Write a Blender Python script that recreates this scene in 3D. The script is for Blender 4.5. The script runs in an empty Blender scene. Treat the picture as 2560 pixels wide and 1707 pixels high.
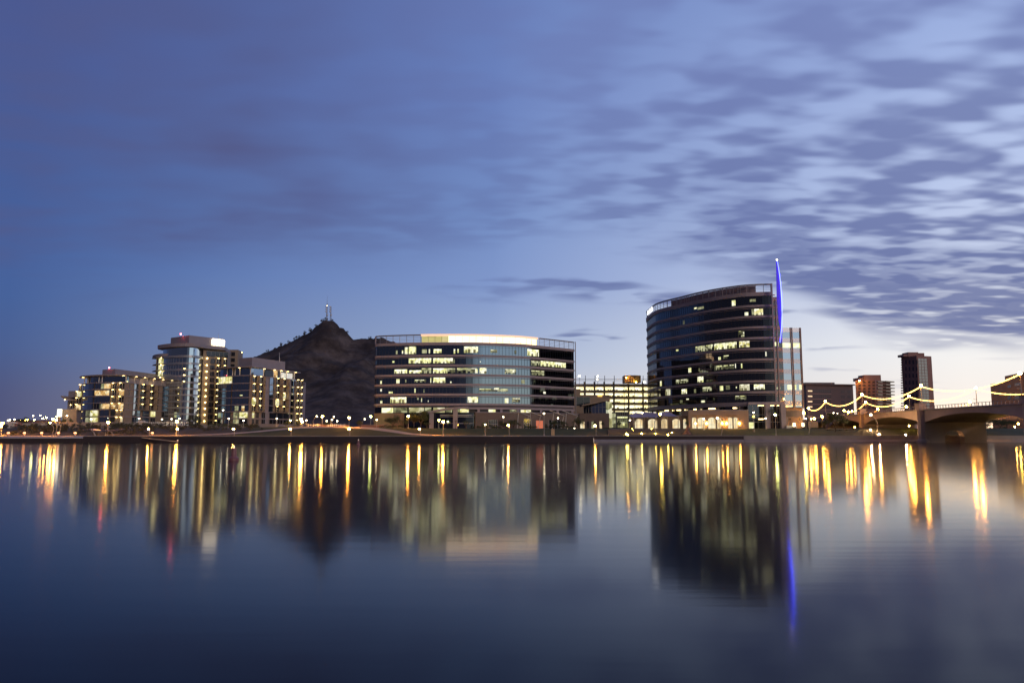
import bpy, math, random
from math import radians as R, sin, cos, tan, pi, sqrt, atan2
from mathutils import Vector
random.seed(7)
SC = bpy.context.scene
COL = SC.collection

# ------------------------------------------------------------------ camera
CAM_Z = 3.0
PITCH = 6.74
FPX = 1962.0                      # focal length in pixels of the 2560 px wide photograph
cam_d = bpy.data.cameras.new('camera'); cam = bpy.data.objects.new('camera', cam_d); COL.objects.link(cam)
cam_d.sensor_width = 36.0; cam_d.lens = 36.0 * FPX / 2560.0
cam_d.clip_start = 0.5; cam_d.clip_end = 20000
cam.location = (0, 0, CAM_Z); cam.rotation_euler = (R(90 + PITCH), 0, 0)
SC.camera = cam

# ------------------------------------------------------------------ view / render
SC.view_settings.view_transform = 'Standard'; SC.view_settings.look = 'None'
SC.view_settings.exposure = 0.0; SC.view_settings.gamma = 1.0
SC.cycles.use_denoising = True
SC.cycles.max_bounces = 5; SC.cycles.diffuse_bounces = 2; SC.cycles.glossy_bounces = 4
SC.cycles.transmission_bounces = 2; SC.cycles.transparent_max_bounces = 6
SC.cycles.sample_clamp_indirect = 6.0
SC.cycles.caustics_reflective = True

# ------------------------------------------------------------------ world: dusk sky with streaked cloud
W = bpy.data.worlds.new('World'); SC.world = W; W.use_nodes = True
nt = W.node_tree; nt.nodes.clear(); N = nt.nodes; LK = nt.links
def node(t, **kw):
    n = N.new(t)
    for k, v in kw.items(): setattr(n, k, v)
    return n
def inp(n, i, v):
    if hasattr(v, 'is_output') or isinstance(v, bpy.types.NodeSocket): LK.new(v, n.inputs[i])
    else: n.inputs[i].default_value = v
def math_(op, a, b=None, c=None):
    n = node('ShaderNodeMath', operation=op); inp(n, 0, a)
    if b is not None: inp(n, 1, b)
    if c is not None: inp(n, 2, c)
    return n.outputs[0]
def mapr(v, a, b, c=0.0, d=1.0, smooth=False):
    n = node('ShaderNodeMapRange'); n.clamp = True
    if smooth: n.interpolation_type = 'SMOOTHSTEP'
    for i, x in enumerate((v, a, b, c, d)): inp(n, i, x)
    return n.outputs[0]
def ramp(fac, stops, interp='EASE'):
    n = node('ShaderNodeValToRGB'); cr = n.color_ramp; cr.interpolation = interp
    while len(cr.elements) > 1: cr.elements.remove(cr.elements[0])
    cr.elements[0].position = stops[0][0]; cr.elements[0].color = (*stops[0][1], 1)
    for p, c in stops[1:]:
        e = cr.elements.new(p); e.color = (*c, 1)
    inp(n, 0, fac); return n.outputs[0]
def mix(f, a, b, mode='MIX'):
    n = node('ShaderNodeMixRGB', blend_type=mode); inp(n, 0, f); inp(n, 1, a); inp(n, 2, b); return n.outputs[0]
tc = node('ShaderNodeTexCoord'); sep = node('ShaderNodeSeparateXYZ'); LK.new(tc.outputs['Generated'], sep.inputs[0])
dx, dy, dz = sep.outputs
hl = math_('SQRT', math_('ADD', math_('MULTIPLY', dx, dx), math_('MULTIPLY', dy, dy)))
hl = math_('MAXIMUM', hl, 1e-4)
nx, ny = math_('DIVIDE', dx, hl), math_('DIVIDE', dy, hl)
def az_angle(az):
    d = math_('ADD', math_('MULTIPLY', nx, sin(R(az))), math_('MULTIPLY', ny, cos(R(az))))
    return math_('ARCCOSINE', math_('MINIMUM', math_('MAXIMUM', d, -1.0), 1.0))
ang = az_angle(33.0)                         # angle away from the place the sun went down
z0 = math_('MAXIMUM', dz, 0.0)
skyL = ramp(z0, [(0, (.088, .092, .185)), (.045, (.085, .10, .215)), (.094, (.072, .118, .285)), (.19, (.056, .128, .355)), (.27, (.050, .118, .35)), (.4, (.055, .105, .33)), (.55, (.05, .09, .29)), (1, (.04, .07, .22))], 'LINEAR')
skyC = ramp(z0, [(0, (.62, .56, .54)), (.045, (.52, .54, .62)), (.094, (.36, .45, .65)), (.19, (.225, .32, .60)), (.27, (.185, .285, .57)), (.4, (.15, .23, .52)), (.55, (.13, .20, .47)), (1, (.06, .11, .32))], 'LINEAR')
skyR = ramp(z0, [(0, (2.2, 1.40, .82)), (.026, (1.30, 1.04, .80)), (.050, (.96, .89, .83)), (.094, (.92, .91, .90)), (.19, (.60, .67, .86)), (.27, (.50, .59, .84)), (.4, (.36, .46, .76)), (.55, (.24, .34, .66)), (1, (.1, .16, .42))], 'LINEAR')
skyB = ramp(z0, [(0, (.05, .042, .065)), (.08, (.035, .036, .062)), (.2, (.028, .035, .07)), (.5, (.03, .055, .15)), (1, (.035, .065, .2))], 'LINEAR')
clear = mix(mapr(ang, 1.152, .576), skyL, skyC)
clear = mix(mapr(ang, .60, .05, smooth=False), clear, skyR)
clear = mix(mapr(ang, 1.5, 2.1, smooth=True), clear, skyB)
# pale glow added to the sky behind the camera for the facades to mirror
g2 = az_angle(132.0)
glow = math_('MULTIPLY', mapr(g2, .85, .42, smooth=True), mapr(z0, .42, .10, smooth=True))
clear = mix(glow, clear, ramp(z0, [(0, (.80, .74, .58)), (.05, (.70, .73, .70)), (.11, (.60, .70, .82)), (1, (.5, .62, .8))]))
# cloud layer, projected on a flat ceiling
den = math_('ADD', z0, .10)
px_, py_ = math_('DIVIDE', dx, den), math_('DIVIDE', dy, den)
comb = node('ShaderNodeCombineXYZ'); LK.new(px_, comb.inputs[0]); LK.new(py_, comb.inputs[1])
def noise(scale, detail, rough, sx, sy, rot, dist=0.0, off=0.0):
    m = node('ShaderNodeMapping'); LK.new(comb.outputs[0], m.inputs[0])
    m.inputs['Location'].default_value = (off, off * .7, 0)
    m.inputs['Rotation'].default_value = (0, 0, R(rot)); m.inputs['Scale'].default_value = (sx, sy, 1)
    n = node('ShaderNodeTexNoise'); n.noise_dimensions = '2D'; LK.new(m.outputs[0], n.inputs['Vector'])
    n.inputs['Scale'].default_value = scale; n.inputs['Detail'].default_value = detail
    n.inputs['Roughness'].default_value = rough; n.inputs['Distortion'].default_value = dist
    return n.outputs[0]
nS = noise(4.9, 1.6, .45, .85, 1.35, -10, .1, 3.1)     # mackerel patches, drawn out by the wind
nF = noise(10.5, 1.2, .4, .75, 1.45, -16, .1, 9.2)
nM = noise(1.0, 2.0, .5, .8, 1.5, -12, .3, 7.7)
nB = noise(.9, 3.0, .5, .7, 1.5, -28, .5, 5.3)
zb = ramp(math_('DIVIDE', ang, 1.2), [(0, (.085,) * 3), (.10, (.112,) * 3), (.24, (.19,) * 3), (.42, (.235,) * 3), (.62, (.235,) * 3), (.96, (.18,) * 3)])
edge = math_('ADD', math_('SUBTRACT', z0, zb), math_('MULTIPLY', math_('SUBTRACT', nM, .5), .10))
m_r = mapr(edge, -.015, .03, smooth=True)
m_l = mapr(edge, -.05, .07, smooth=True)
left = mapr(ang, .50, .95, smooth=True)
thin = mapr(z0, .16, .50)                    # thinner overhead
nmix = math_('ADD', math_('ADD', math_('MULTIPLY', nS, .56), math_('MULTIPLY', nF, .30)), math_('MULTIPLY', nM, .14))
patch = mapr(nmix, math_('MULTIPLY_ADD', thin, .00, .355), math_('MULTIPLY_ADD', thin, .05, .59), smooth=True)
low = math_('MULTIPLY', mapr(edge, .17, .05, smooth=True), mapr(ang, .55, .2, smooth=True))        # solid bank low on the right
patch = math_('MAXIMUM', patch, math_('MULTIPLY', low, mapr(nmix, .33, .47, .25, .95)))
veil = mapr(nB, .30, .60, .50, .95, smooth=True)
dR = math_('MULTIPLY', math_('MULTIPLY', m_r, patch), math_('MULTIPLY', mapr(z0, .18, .52, .95, .66), mapr(ang, .30, .66, 1.0, .42)))
dL = math_('MULTIPLY', math_('MULTIPLY', m_l, veil), math_('MULTIPLY', math_('MULTIPLY_ADD', nS, .9, .34), mapr(z0, .30, .50, 1.0, .72)))
wisp = math_('MULTIPLY', mapr(nM, .56, .68, 0, .8, smooth=True), math_('MULTIPLY', mapr(z0, .045, .10), mapr(ang, .75, .45, smooth=True)))
wisp = math_('MULTIPLY', wisp, mapr(nS, .40, .6))
dens = mix(left, dR, dL)
dens = math_('MAXIMUM', dens, math_('MULTIPLY', wisp, math_('SUBTRACT', 1.0, m_r)))
ccol = mix(left, ramp(z0, [(0, (.20, .22, .42)), (.12, (.105, .138, .335)), (.3, (.118, .152, .365)), (.5, (.145, .182, .42)), (1, (.14, .19, .43))]), (.088, .102, .245, 1))
ccol = mix(mapr(ang, 1.5, 2.1, smooth=True), ccol, (.05, .055, .11, 1))
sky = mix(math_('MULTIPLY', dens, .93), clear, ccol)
# faint pale haloes between patches
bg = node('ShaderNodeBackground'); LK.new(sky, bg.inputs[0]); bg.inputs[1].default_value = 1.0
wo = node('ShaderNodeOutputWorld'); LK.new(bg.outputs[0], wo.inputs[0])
W.cycles.sampling_method = 'MANUAL'; W.cycles.sample_map_resolution = 512

# warm fill added behind the camera to light the facades; the sun has set
sd = bpy.data.lights.new('sun', 'SUN'); sd.energy = .68; sd.angle = R(8); sd.color = (1, .78, .70)
so = bpy.data.objects.new('sun', sd); COL.objects.link(so); so.rotation_euler = (R(73), 0, R(180 - 148))
so.location = (60, -80, 60)

# ------------------------------------------------------------------ picture <-> place
CT, ST = cos(R(PITCH)), sin(R(PITCH))
def ray(u, v):
    a = (u - 1280.0) / FPX; b = -(v - 853.5) / FPX
    dY = CT - b * ST
    return a / dY, (ST + b * CT) / dY           # X/Y, (Z-3)/Y
def zat(v, Y, u=1280): return CAM_Z + Y * ray(u, v)[1]
def at(u, v, Y):
    m, r = ray(u, v); return Vector((m * Y, Y, CAM_Z + r * Y))

def zg(x, y):
    if y < 291: return 2.0
    def sm(a, b, t):
        t = min(1, max(0, (t - a) / (b - a))); return t * t * (3 - 2 * t)
    h = 2.35 + 3.1 * sm(293, 330, y)
    h += 1.2 * sm(330, 372, y) * (1 - sm(-95, -60, x))
    h += (.9 * math.exp(-((x + 82) / 30) ** 2) + .0) * sm(293, 318, y) * (1 - sm(325, 345, y))
    h += .5 * sm(500, 900, y)
    return h
def hit(u, v, lo=291.5, hi=500):
    m, r = ray(u, v); y = lo
    while y < hi:
        if CAM_Z + r * y <= zg(m * y, y): break
        y += .25
    return Vector((m * y, y, zg(m * y, y)))

# ------------------------------------------------------------------ materials
def M(name, col, rough=.7, metal=0.0, var=0.0, vs=.3, emit=None, es=0.0, spec=.5):
    m = bpy.data.materials.new(name); m.use_nodes = True; t = m.node_tree
    b = t.nodes['Principled BSDF']
    b.inputs['Base Color'].default_value = (*col, 1); b.inputs['Roughness'].default_value = rough
    b.inputs['Metallic'].default_value = metal; b.inputs['Specular IOR Level'].default_value = spec
    if var:
        tcn = t.nodes.new('ShaderNodeTexCoord'); nn = t.nodes.new('ShaderNodeTexNoise')
        nn.inputs['Scale'].default_value = vs; nn.inputs['Detail'].default_value = 6; nn.inputs['Roughness'].default_value = .65
        t.links.new(tcn.outputs['Object'], nn.inputs['Vector'])
        r = t.nodes.new('ShaderNodeValToRGB')
        r.color_ramp.elements[0].position = .32; r.color_ramp.elements[1].position = .68
        r.color_ramp.elements[0].color = (*[c * (1 - var) for c in col], 1); r.color_ramp.elements[1].color = (*[min(1, c * (1 + var)) for c in col], 1)
        t.links.new(nn.outputs[0], r.inputs[0]); t.links.new(r.outputs[0], b.inputs['Base Color'])
    if emit:
        b.inputs['Emission Color'].default_value = (*emit, 1); b.inputs['Emission Strength'].default_value = es
    return m
def Mroom(name, cols, strength, scale=(.45, .45, .9)):
    """a lit room seen through glass: blinds, desks, walls and ceiling lights as patches of different brightness"""
    m = bpy.data.materials.new(name); m.use_nodes = True; t = m.node_tree
    b = t.nodes['Principled BSDF']; b.inputs['Base Color'].default_value = (.02, .02, .02, 1); b.inputs['Roughness'].default_value = .15
    tcn = t.nodes.new('ShaderNodeTexCoord'); mp = t.nodes.new('ShaderNodeMapping'); mp.inputs['Scale'].default_value = scale
    vo = t.nodes.new('ShaderNodeTexVoronoi'); vo.distance = 'CHEBYCHEV'; vo.inputs['Scale'].default_value = 1.0
    t.links.new(tcn.outputs['Object'], mp.inputs[0]); t.links.new(mp.outputs[0], vo.inputs['Vector'])
    nn = t.nodes.new('ShaderNodeTexNoise'); nn.inputs['Scale'].default_value = 1.6; nn.inputs['Detail'].default_value = 3
    t.links.new(mp.outputs[0], nn.inputs['Vector'])
    s = t.nodes.new('ShaderNodeSeparateColor'); t.links.new(vo.outputs['Color'], s.inputs[0])
    ad = t.nodes.new('ShaderNodeMath'); ad.operation = 'MULTIPLY_ADD'; t.links.new(s.outputs[0], ad.inputs[0]); ad.inputs[1].default_value = .55
    mu = t.nodes.new('ShaderNodeMath'); mu.operation = 'MULTIPLY'; t.links.new(nn.outputs[0], mu.inputs[0]); mu.inputs[1].default_value = .55
    t.links.new(mu.outputs[0], ad.inputs[2])
    r = t.nodes.new('ShaderNodeValToRGB'); cr = r.color_ramp
    cr.elements[0].position = .12; cr.elements[0].color = (*cols[0], 1); cr.elements[1].position = .78; cr.elements[1].color = (*cols[-1], 1)
    for i, c in enumerate(cols[1:-1]):
        e = cr.elements.new(.12 + .66 * (i + 1) / (len(cols) - 1)); e.color = (*c, 1)
    t.links.new(ad.outputs[0], r.inputs[0]); t.links.new(r.outputs[0], b.inputs['Emission Color'])
    b.inputs['Emission Strength'].default_value = strength
    return m
def Mglass(name, tint, rough=.03, wav=.02, ior=None):
    """coated curtain-wall glass: a tinted mirror, slightly uneven pane by pane"""
    m = bpy.data.materials.new(name); m.use_nodes = True; t = m.node_tree
    b = t.nodes['Principled BSDF']; b.inputs['Metallic'].default_value = 1.0; b.inputs['Roughness'].default_value = rough
    b.inputs['Base Color'].default_value = (*tint, 1)
    if ior: b.inputs['Metallic'].default_value = 0; b.inputs['IOR'].default_value = ior
    tcn = t.nodes.new('ShaderNodeTexCoord'); nn = t.nodes.new('ShaderNodeTexNoise'); nn.inputs['Scale'].default_value = .22; nn.inputs['Detail'].default_value = 2
    t.links.new(tcn.outputs['Object'], nn.inputs['Vector'])
    bp = t.nodes.new('ShaderNodeBump'); bp.inputs['Strength'].default_value = .35; bp.inputs['Distance'].default_value = wav
    t.links.new(nn.outputs[0], bp.inputs['Height']); t.links.new(bp.outputs[0], b.inputs['Normal'])
    return m
MT = dict(
    band=M('precast_band', (.37, .315, .335), .75, var=.08), bandB=M('tower_band', (.38, .325, .34), .75, var=.08),
    dark=M('dark_frame', (.03, .03, .035), .5), tan=M('tan_stucco', (.34, .26, .19), .85, var=.10), mauve=M('mauve_panel', (.32, .28, .29), .8, var=.06),
    white=M('white_paint', (.75, .72, .68), .6), steel=M('steel', (.35, .33, .33), .45, .3), roof=M('roof_deck', (.2, .18, .17), .9),
    glassA=Mglass('office_glass', (.27, .33, .37)), glassD=Mglass('dark_glass', (.10, .11, .13)), glassB=Mglass('tower_glass', (.006, .007, .010), wav=.03, ior=2.15),
    glassC=Mglass('condo_glass', (.34, .42, .50)), glassR=Mglass('round_glass', (.58, .66, .70), wav=.05), glassX=Mglass('annex_glass', (.52, .58, .64), wav=.05),
    wdark=M('dark_room_glass', (.015, .018, .025), .08, spec=.8),
    room=Mroom('lit_office', [(.30, .28, .08), (.75, .75, .30), (1.0, .98, .52), (1, .97, .75)], 1.15, (.5, .5, .5)),
    dim=Mroom('dim_office', [(.02, .02, .01), (.10, .10, .05), (.28, .28, .14), (.6, .6, .35)], .8, (.35, .35, .5)),
    homey=Mroom('lit_home', [(.12, .05, .02), (.55, .30, .08), (1.0, .66, .28), (1, .85, .5)], 1.0, (.7, .7, .8)),
    homeg=Mroom('lit_home_yellow', [(.12, .10, .02), (.6, .55, .14), (1.0, .92, .42), (1, .95, .7)], 1.0, (.7, .7, .8)),
    cafe=Mroom('cafe_window', [(.45, .30, .12), (.85, .62, .30), (1.0, .80, .45), (1, .9, .6)], .95, (.4, .4, .3)),
    lobby=Mroom('lobby_window', [(.06, .06, .02), (.26, .25, .10), (.55, .50, .24), (1, .95, .66)], .8, (.3, .3, .3)),
    gar=Mroom('garage_light', [(.70, .48, .14), (1, .80, .34), (1, .88, .46), (1, .96, .70)], 1.75, (.35, .35, .8)),
    drum=Mroom('lit_screen', [(.95, .54, .26), (1, .62, .32), (1, .68, .38), (1, .76, .46)], 3.0, (.12, .12, .2)),
    drumY=Mroom('lit_screen_yellow', [(.40, .33, .14), (.60, .52, .20), (.72, .64, .24), (.85, .72, .36)], .9, (.12, .12, .2)),
    fasc=M('lit_fascia', (.7, .6, .5), .7, emit=(1, .60, .38), es=.9),
    signw=M('white_sign', (.8, .8, .8), .5, emit=(1, .84, .58), es=3.2), sign2=M('sign_glass', (.8, .8, .8), .5, emit=(1, .80, .50), es=2.0),
    bluel=M('blue_neon', (.1, .1, .5), .5, emit=(.06, .075, 1.0), es=12.0), fin=M('neon_lit_fin', (.10, .06, .40), .6, emit=(.03, .012, .62), es=.75),
    red=M('red_beacon', (.5, .05, .05), .5, emit=(1, .10, .12), es=40), redw=M('red_light', (.5, .05, .05), .5, emit=(1, .05, .12), es=3),
    lamo=M('sodium_lamp', (.9, .6, .3), .5, emit=(1, .38, .05), es=460), lams=M('small_sodium_lamp', (.9, .6, .3), .5, emit=(1, .43, .07), es=300),
    lamw=M('white_lamp', (.9, .9, .9), .5, emit=(1, .84, .50), es=26), lamg=M('greenish_lamp', (.9, .9, .9), .5, emit=(.95, 1, .28), es=70),
    lamy=M('yellow_lamp', (.9, .9, .6), .5, emit=(1, .66, .08), es=150), spot=M('ground_spot', (.9, .9, .6), .5, emit=(1, .68, .10), es=110),
    bal=M('balcony_lamp', (.9, .8, .5), .5, emit=(1, .72, .24), es=14), soff=M('soffit_lamp', (.9, .8, .5), .5, emit=(1, .68, .26), es=8),
    rope=M('rope_light', (.9, .7, .3), .5, emit=(1, .56, .12), es=6), 
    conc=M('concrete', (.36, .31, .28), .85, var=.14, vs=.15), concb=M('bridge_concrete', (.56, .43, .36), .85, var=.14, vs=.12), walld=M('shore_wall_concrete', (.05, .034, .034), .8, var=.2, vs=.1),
    podium=M('podium_stone', (.20, .15, .12), .85, var=.15), step=M('step_stone', (.14, .115, .11), .85, var=.15), ceil=M('ceiling_strip', (.9, .9, .8), .5, emit=(1, .98, .72), es=1.9), desk=M('office_furniture', (.10, .09, .06), .8, emit=(.30, .28, .12), es=.5),
    path=M('path_concrete', (.56, .46, .36), .9, var=.10), brick=M('brick', (.30, .15, .11), .9, var=.15, vs=2),
    asph=M('asphalt', (.05, .05, .05), .9), grass=None, rock=None, bark=M('bark', (.10, .07, .05), .9, var=.2, vs=3),
    pole=M('lamp_pole', (.42, .38, .34), .5, .4), rail=M('railing', (.30, .27, .24), .5, .3), sail=M('sail_cloth', (.40, .35, .46), .8),
    buoy=M('buoy_red', (.26, .10, .10), .45), buoyw=M('buoy_light', (.9, .8, .7), .5, emit=(1, .75, .5), es=1.2),
    farb=M('far_brown_wall', (.34, .185, .155), .8, var=.15, vs=.2), farb2=M('far_purple_wall', (.14, .105, .11), .8, var=.08), fart=M('far_tan_wall', (.62, .36, .16), .8, var=.1),
    farg=M('far_glass', (.46, .45, .40), .25, .3), farw=M('far_window', (.07, .05, .06), .3),
)
def Mleaf(name, c1, c2, emit=None):
    m = bpy.data.materials.new(name); m.use_nodes = True; t = m.node_tree; b = t.nodes['Principled BSDF']; b.inputs['Roughness'].default_value = .7
    oi = t.nodes.new('ShaderNodeTexCoord'); nn = t.nodes.new('ShaderNodeTexNoise'); nn.inputs['Scale'].default_value = .9; nn.inputs['Detail'].default_value = 4
    t.links.new(oi.outputs['Object'], nn.inputs['Vector']); r = t.nodes.new('ShaderNodeValToRGB')
    r.color_ramp.elements[0].position = .35; r.color_ramp.elements[1].position = .65
    r.color_ramp.elements[0].color = (*c1, 1); r.color_ramp.elements[1].color = (*c2, 1)
    t.links.new(nn.outputs[0], r.inputs[0]); t.links.new(r.outputs[0], b.inputs['Base Color'])
    return m
MT['leaf'] = Mleaf('foliage', (.035, .05, .018), (.09, .11, .04))
MT['leafp'] = Mleaf('palm_foliage', (.06, .08, .03), (.12, .15, .06))
MT['scrub'] = Mleaf('scrub', (.04, .04, .02), (.11, .10, .055))
def Mground(name, stops, scale, rough=.95):
    m = bpy.data.materials.new(name); m.use_nodes = True; t = m.node_tree; b = t.nodes['Principled BSDF']; b.inputs['Roughness'].default_value = rough
    g = t.nodes.new('ShaderNodeNewGeometry'); n1 = t.nodes.new('ShaderNodeTexNoise'); n1.inputs['Scale'].default_value = scale; n1.inputs['Detail'].default_value = 9; n1.inputs['Roughness'].default_value = .7
    t.links.new(g.outputs['Position'], n1.inputs['Vector']); r = t.nodes.new('ShaderNodeValToRGB'); cr = r.color_ramp
    cr.elements[0].position = stops[0][0]; cr.elements[0].color = (*stops[0][1], 1); cr.elements[1].position = stops[-1][0]; cr.elements[1].color = (*stops[-1][1], 1)
    for p, c in stops[1:-1]:
        e = cr.elements.new(p); e.color = (*c, 1)
    t.links.new(n1.outputs[0], r.inputs[0]); t.links.new(r.outputs[0], b.inputs['Base Color'])
    bp = t.nodes.new('ShaderNodeBump'); bp.inputs['Strength'].default_value = .8; bp.inputs['Distance'].default_value = .12 / scale * .25
    n2 = t.nodes.new('ShaderNodeTexNoise'); n2.inputs['Scale'].default_value = scale * 5; n2.inputs['Detail'].default_value = 8
    t.links.new(g.outputs['Position'], n2.inputs['Vector']); t.links.new(n2.outputs[0], bp.inputs['Height']); t.links.new(bp.outputs[0], b.inputs['Normal'])
    return m
MT['grass'] = Mground('grass_ground', [(.3, (.045, .050, .014)), (.5, (.070, .074, .022)), (.7, (.10, .10, .034))], .12)
MT['dirt'] = Mground('dirt_ground', [(.3, (.06, .046, .03)), (.5, (.10, .078, .052)), (.7, (.15, .12, .085))], .12)
MT['rock'] = Mground('hill_rock', [(.30, (.026, .017, .013)), (.46, (.048, .033, .025)), (.54, (.09, .066, .052)), (.68, (.17, .13, .105))], .04)

# ------------------------------------------------------------------ mesh builder
class MB:
    def __init__(s): s.v = []; s.f = []; s.m = []
    def add(s, vs, fs, mi=0):
        n = len(s.v); s.v += [tuple(p) for p in vs]; s.f += [tuple(i + n for i in f) for f in fs]; s.m += [mi] * len(fs); return s
    def box(s, c, size, rz=0, mi=0, rx=0, ry=0):
        x, y, z = (a / 2 for a in size)
        P = [Vector((i * x, j * y, k * z)) for i in (-1, 1) for j in (-1, 1) for k in (-1, 1)]
        from mathutils import Euler
        q = Euler((rx, ry, rz)).to_matrix(); P = [q @ p + Vector(c) for p in P]
        return s.add(P, [(0, 1, 3, 2), (4, 6, 7, 5), (0, 4, 5, 1), (2, 3, 7, 6), (0, 2, 6, 4), (1, 5, 7, 3)], mi)
    def prism(s, poly, z0, z1, mi=0):
        n = len(poly)
        z0f = z0 if callable(z0) else (lambda x, y: z0); z1f = z1 if callable(z1) else (lambda x, y: z1)
        vs = [(x, y, z0f(x, y)) for x, y in poly] + [(x, y, z1f(x, y)) for x, y in poly]
        fs = [tuple(range(n - 1, -1, -1)), tuple(range(n, 2 * n))] + [(i, (i + 1) % n, n + (i + 1) % n, n + i) for i in range(n)]
        return s.add(vs, fs, mi)
    def tube(s, pts, r, n=6, mi=0, cap=True):
        pts = [Vector(p) for p in pts]; k = len(pts); rs = r if isinstance(r, (list, tuple)) else [r] * k
        vs = []; fs = []
        for i, p in enumerate(pts):
            d = (pts[min(i + 1, k - 1)] - pts[max(i - 1, 0)]).normalized()
            a = d.cross(Vector((0, 0, 1)));
            if a.length < .05: a = d.cross(Vector((1, 0, 0)))
            a.normalize(); b = d.cross(a)
            vs += [p + (a * cos(2 * pi * j / n) + b * sin(2 * pi * j / n)) * rs[i] for j in range(n)]
        for i in range(k - 1):
            fs += [(i * n + j, i * n + (j + 1) % n, (i + 1) * n + (j + 1) % n, (i + 1) * n + j) for j in range(n)]
        if cap: fs += [tuple(range(n - 1, -1, -1)), tuple((k - 1) * n + j for j in range(n))]
        return s.add(vs, fs, mi)
    def lathe(s, c, prof, n=12, mi=0):
        vs = []; fs = []
        for r, z in prof: vs += [(c[0] + r * cos(2 * pi * j / n), c[1] + r * sin(2 * pi * j / n), c[2] + z) for j in range(n)]
        k = len(prof)
        for i in range(k - 1): fs += [(i * n + j, i * n + (j + 1) % n, (i + 1) * n + (j + 1) % n, (i + 1) * n + j) for j in range(n)]
        fs += [tuple(range(n - 1, -1, -1)), tuple((k - 1) * n + j for j in range(n))]
        return s.add(vs, fs, mi)
    def ball(s, c, r, n=8, mi=0, sz=1.0):
        return s.lathe(c, [(max(.02 * r, r * sin(pi * i / 6)), -r * sz * cos(pi * i / 6)) for i in range(7)], n, mi)
    def build(s, name, mat, parent=None, smooth=False, **tags):
        me = bpy.data.meshes.new(name)
        off = Vector((0, 0, 0)); p = parent
        while p is not None: off += p.location; p = p.parent
        me.from_pydata([(x - off.x, y - off.y, z - off.z) for x, y, z in s.v], [], s.f)
        for m in (mat if isinstance(mat, (list, tuple)) else [mat]): me.materials.append(MT[m] if isinstance(m, str) else m)
        me.polygons.foreach_set('material_index', s.m)
        if smooth: me.polygons.foreach_set('use_smooth', [True] * len(s.f))
        me.update(); o = bpy.data.objects.new(name, me); COL.objects.link(o); o.parent = parent
        tag(o, **tags); return o
def tag(o, label=None, cat=None, group=None, kind=None):
    if label: o['label'] = label
    if cat: o['category'] = cat
    if group: o['group'] = group
    if kind: o['kind'] = kind
    return o
def thing(name, loc, label, cat, group=None, rz=0):
    o = bpy.data.objects.new(name, None); COL.objects.link(o); o.location = loc; o.rotation_euler = (0, 0, rz); o.empty_display_size = .5
    return tag(o, label, cat, group)
def dup(root, loc, rz=0, label=None, group=None, sc=None):
    def cp(o, par):
        c = o.copy(); COL.objects.link(c); c.parent = par
        for ch in o.children: cp(ch, c)
        return c
    r = cp(root, None); r.location = loc; r.rotation_euler = (0, 0, rz)
    if sc: r.scale = sc
    if label: r['label'] = label
    if group: r['group'] = group
    return r

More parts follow.
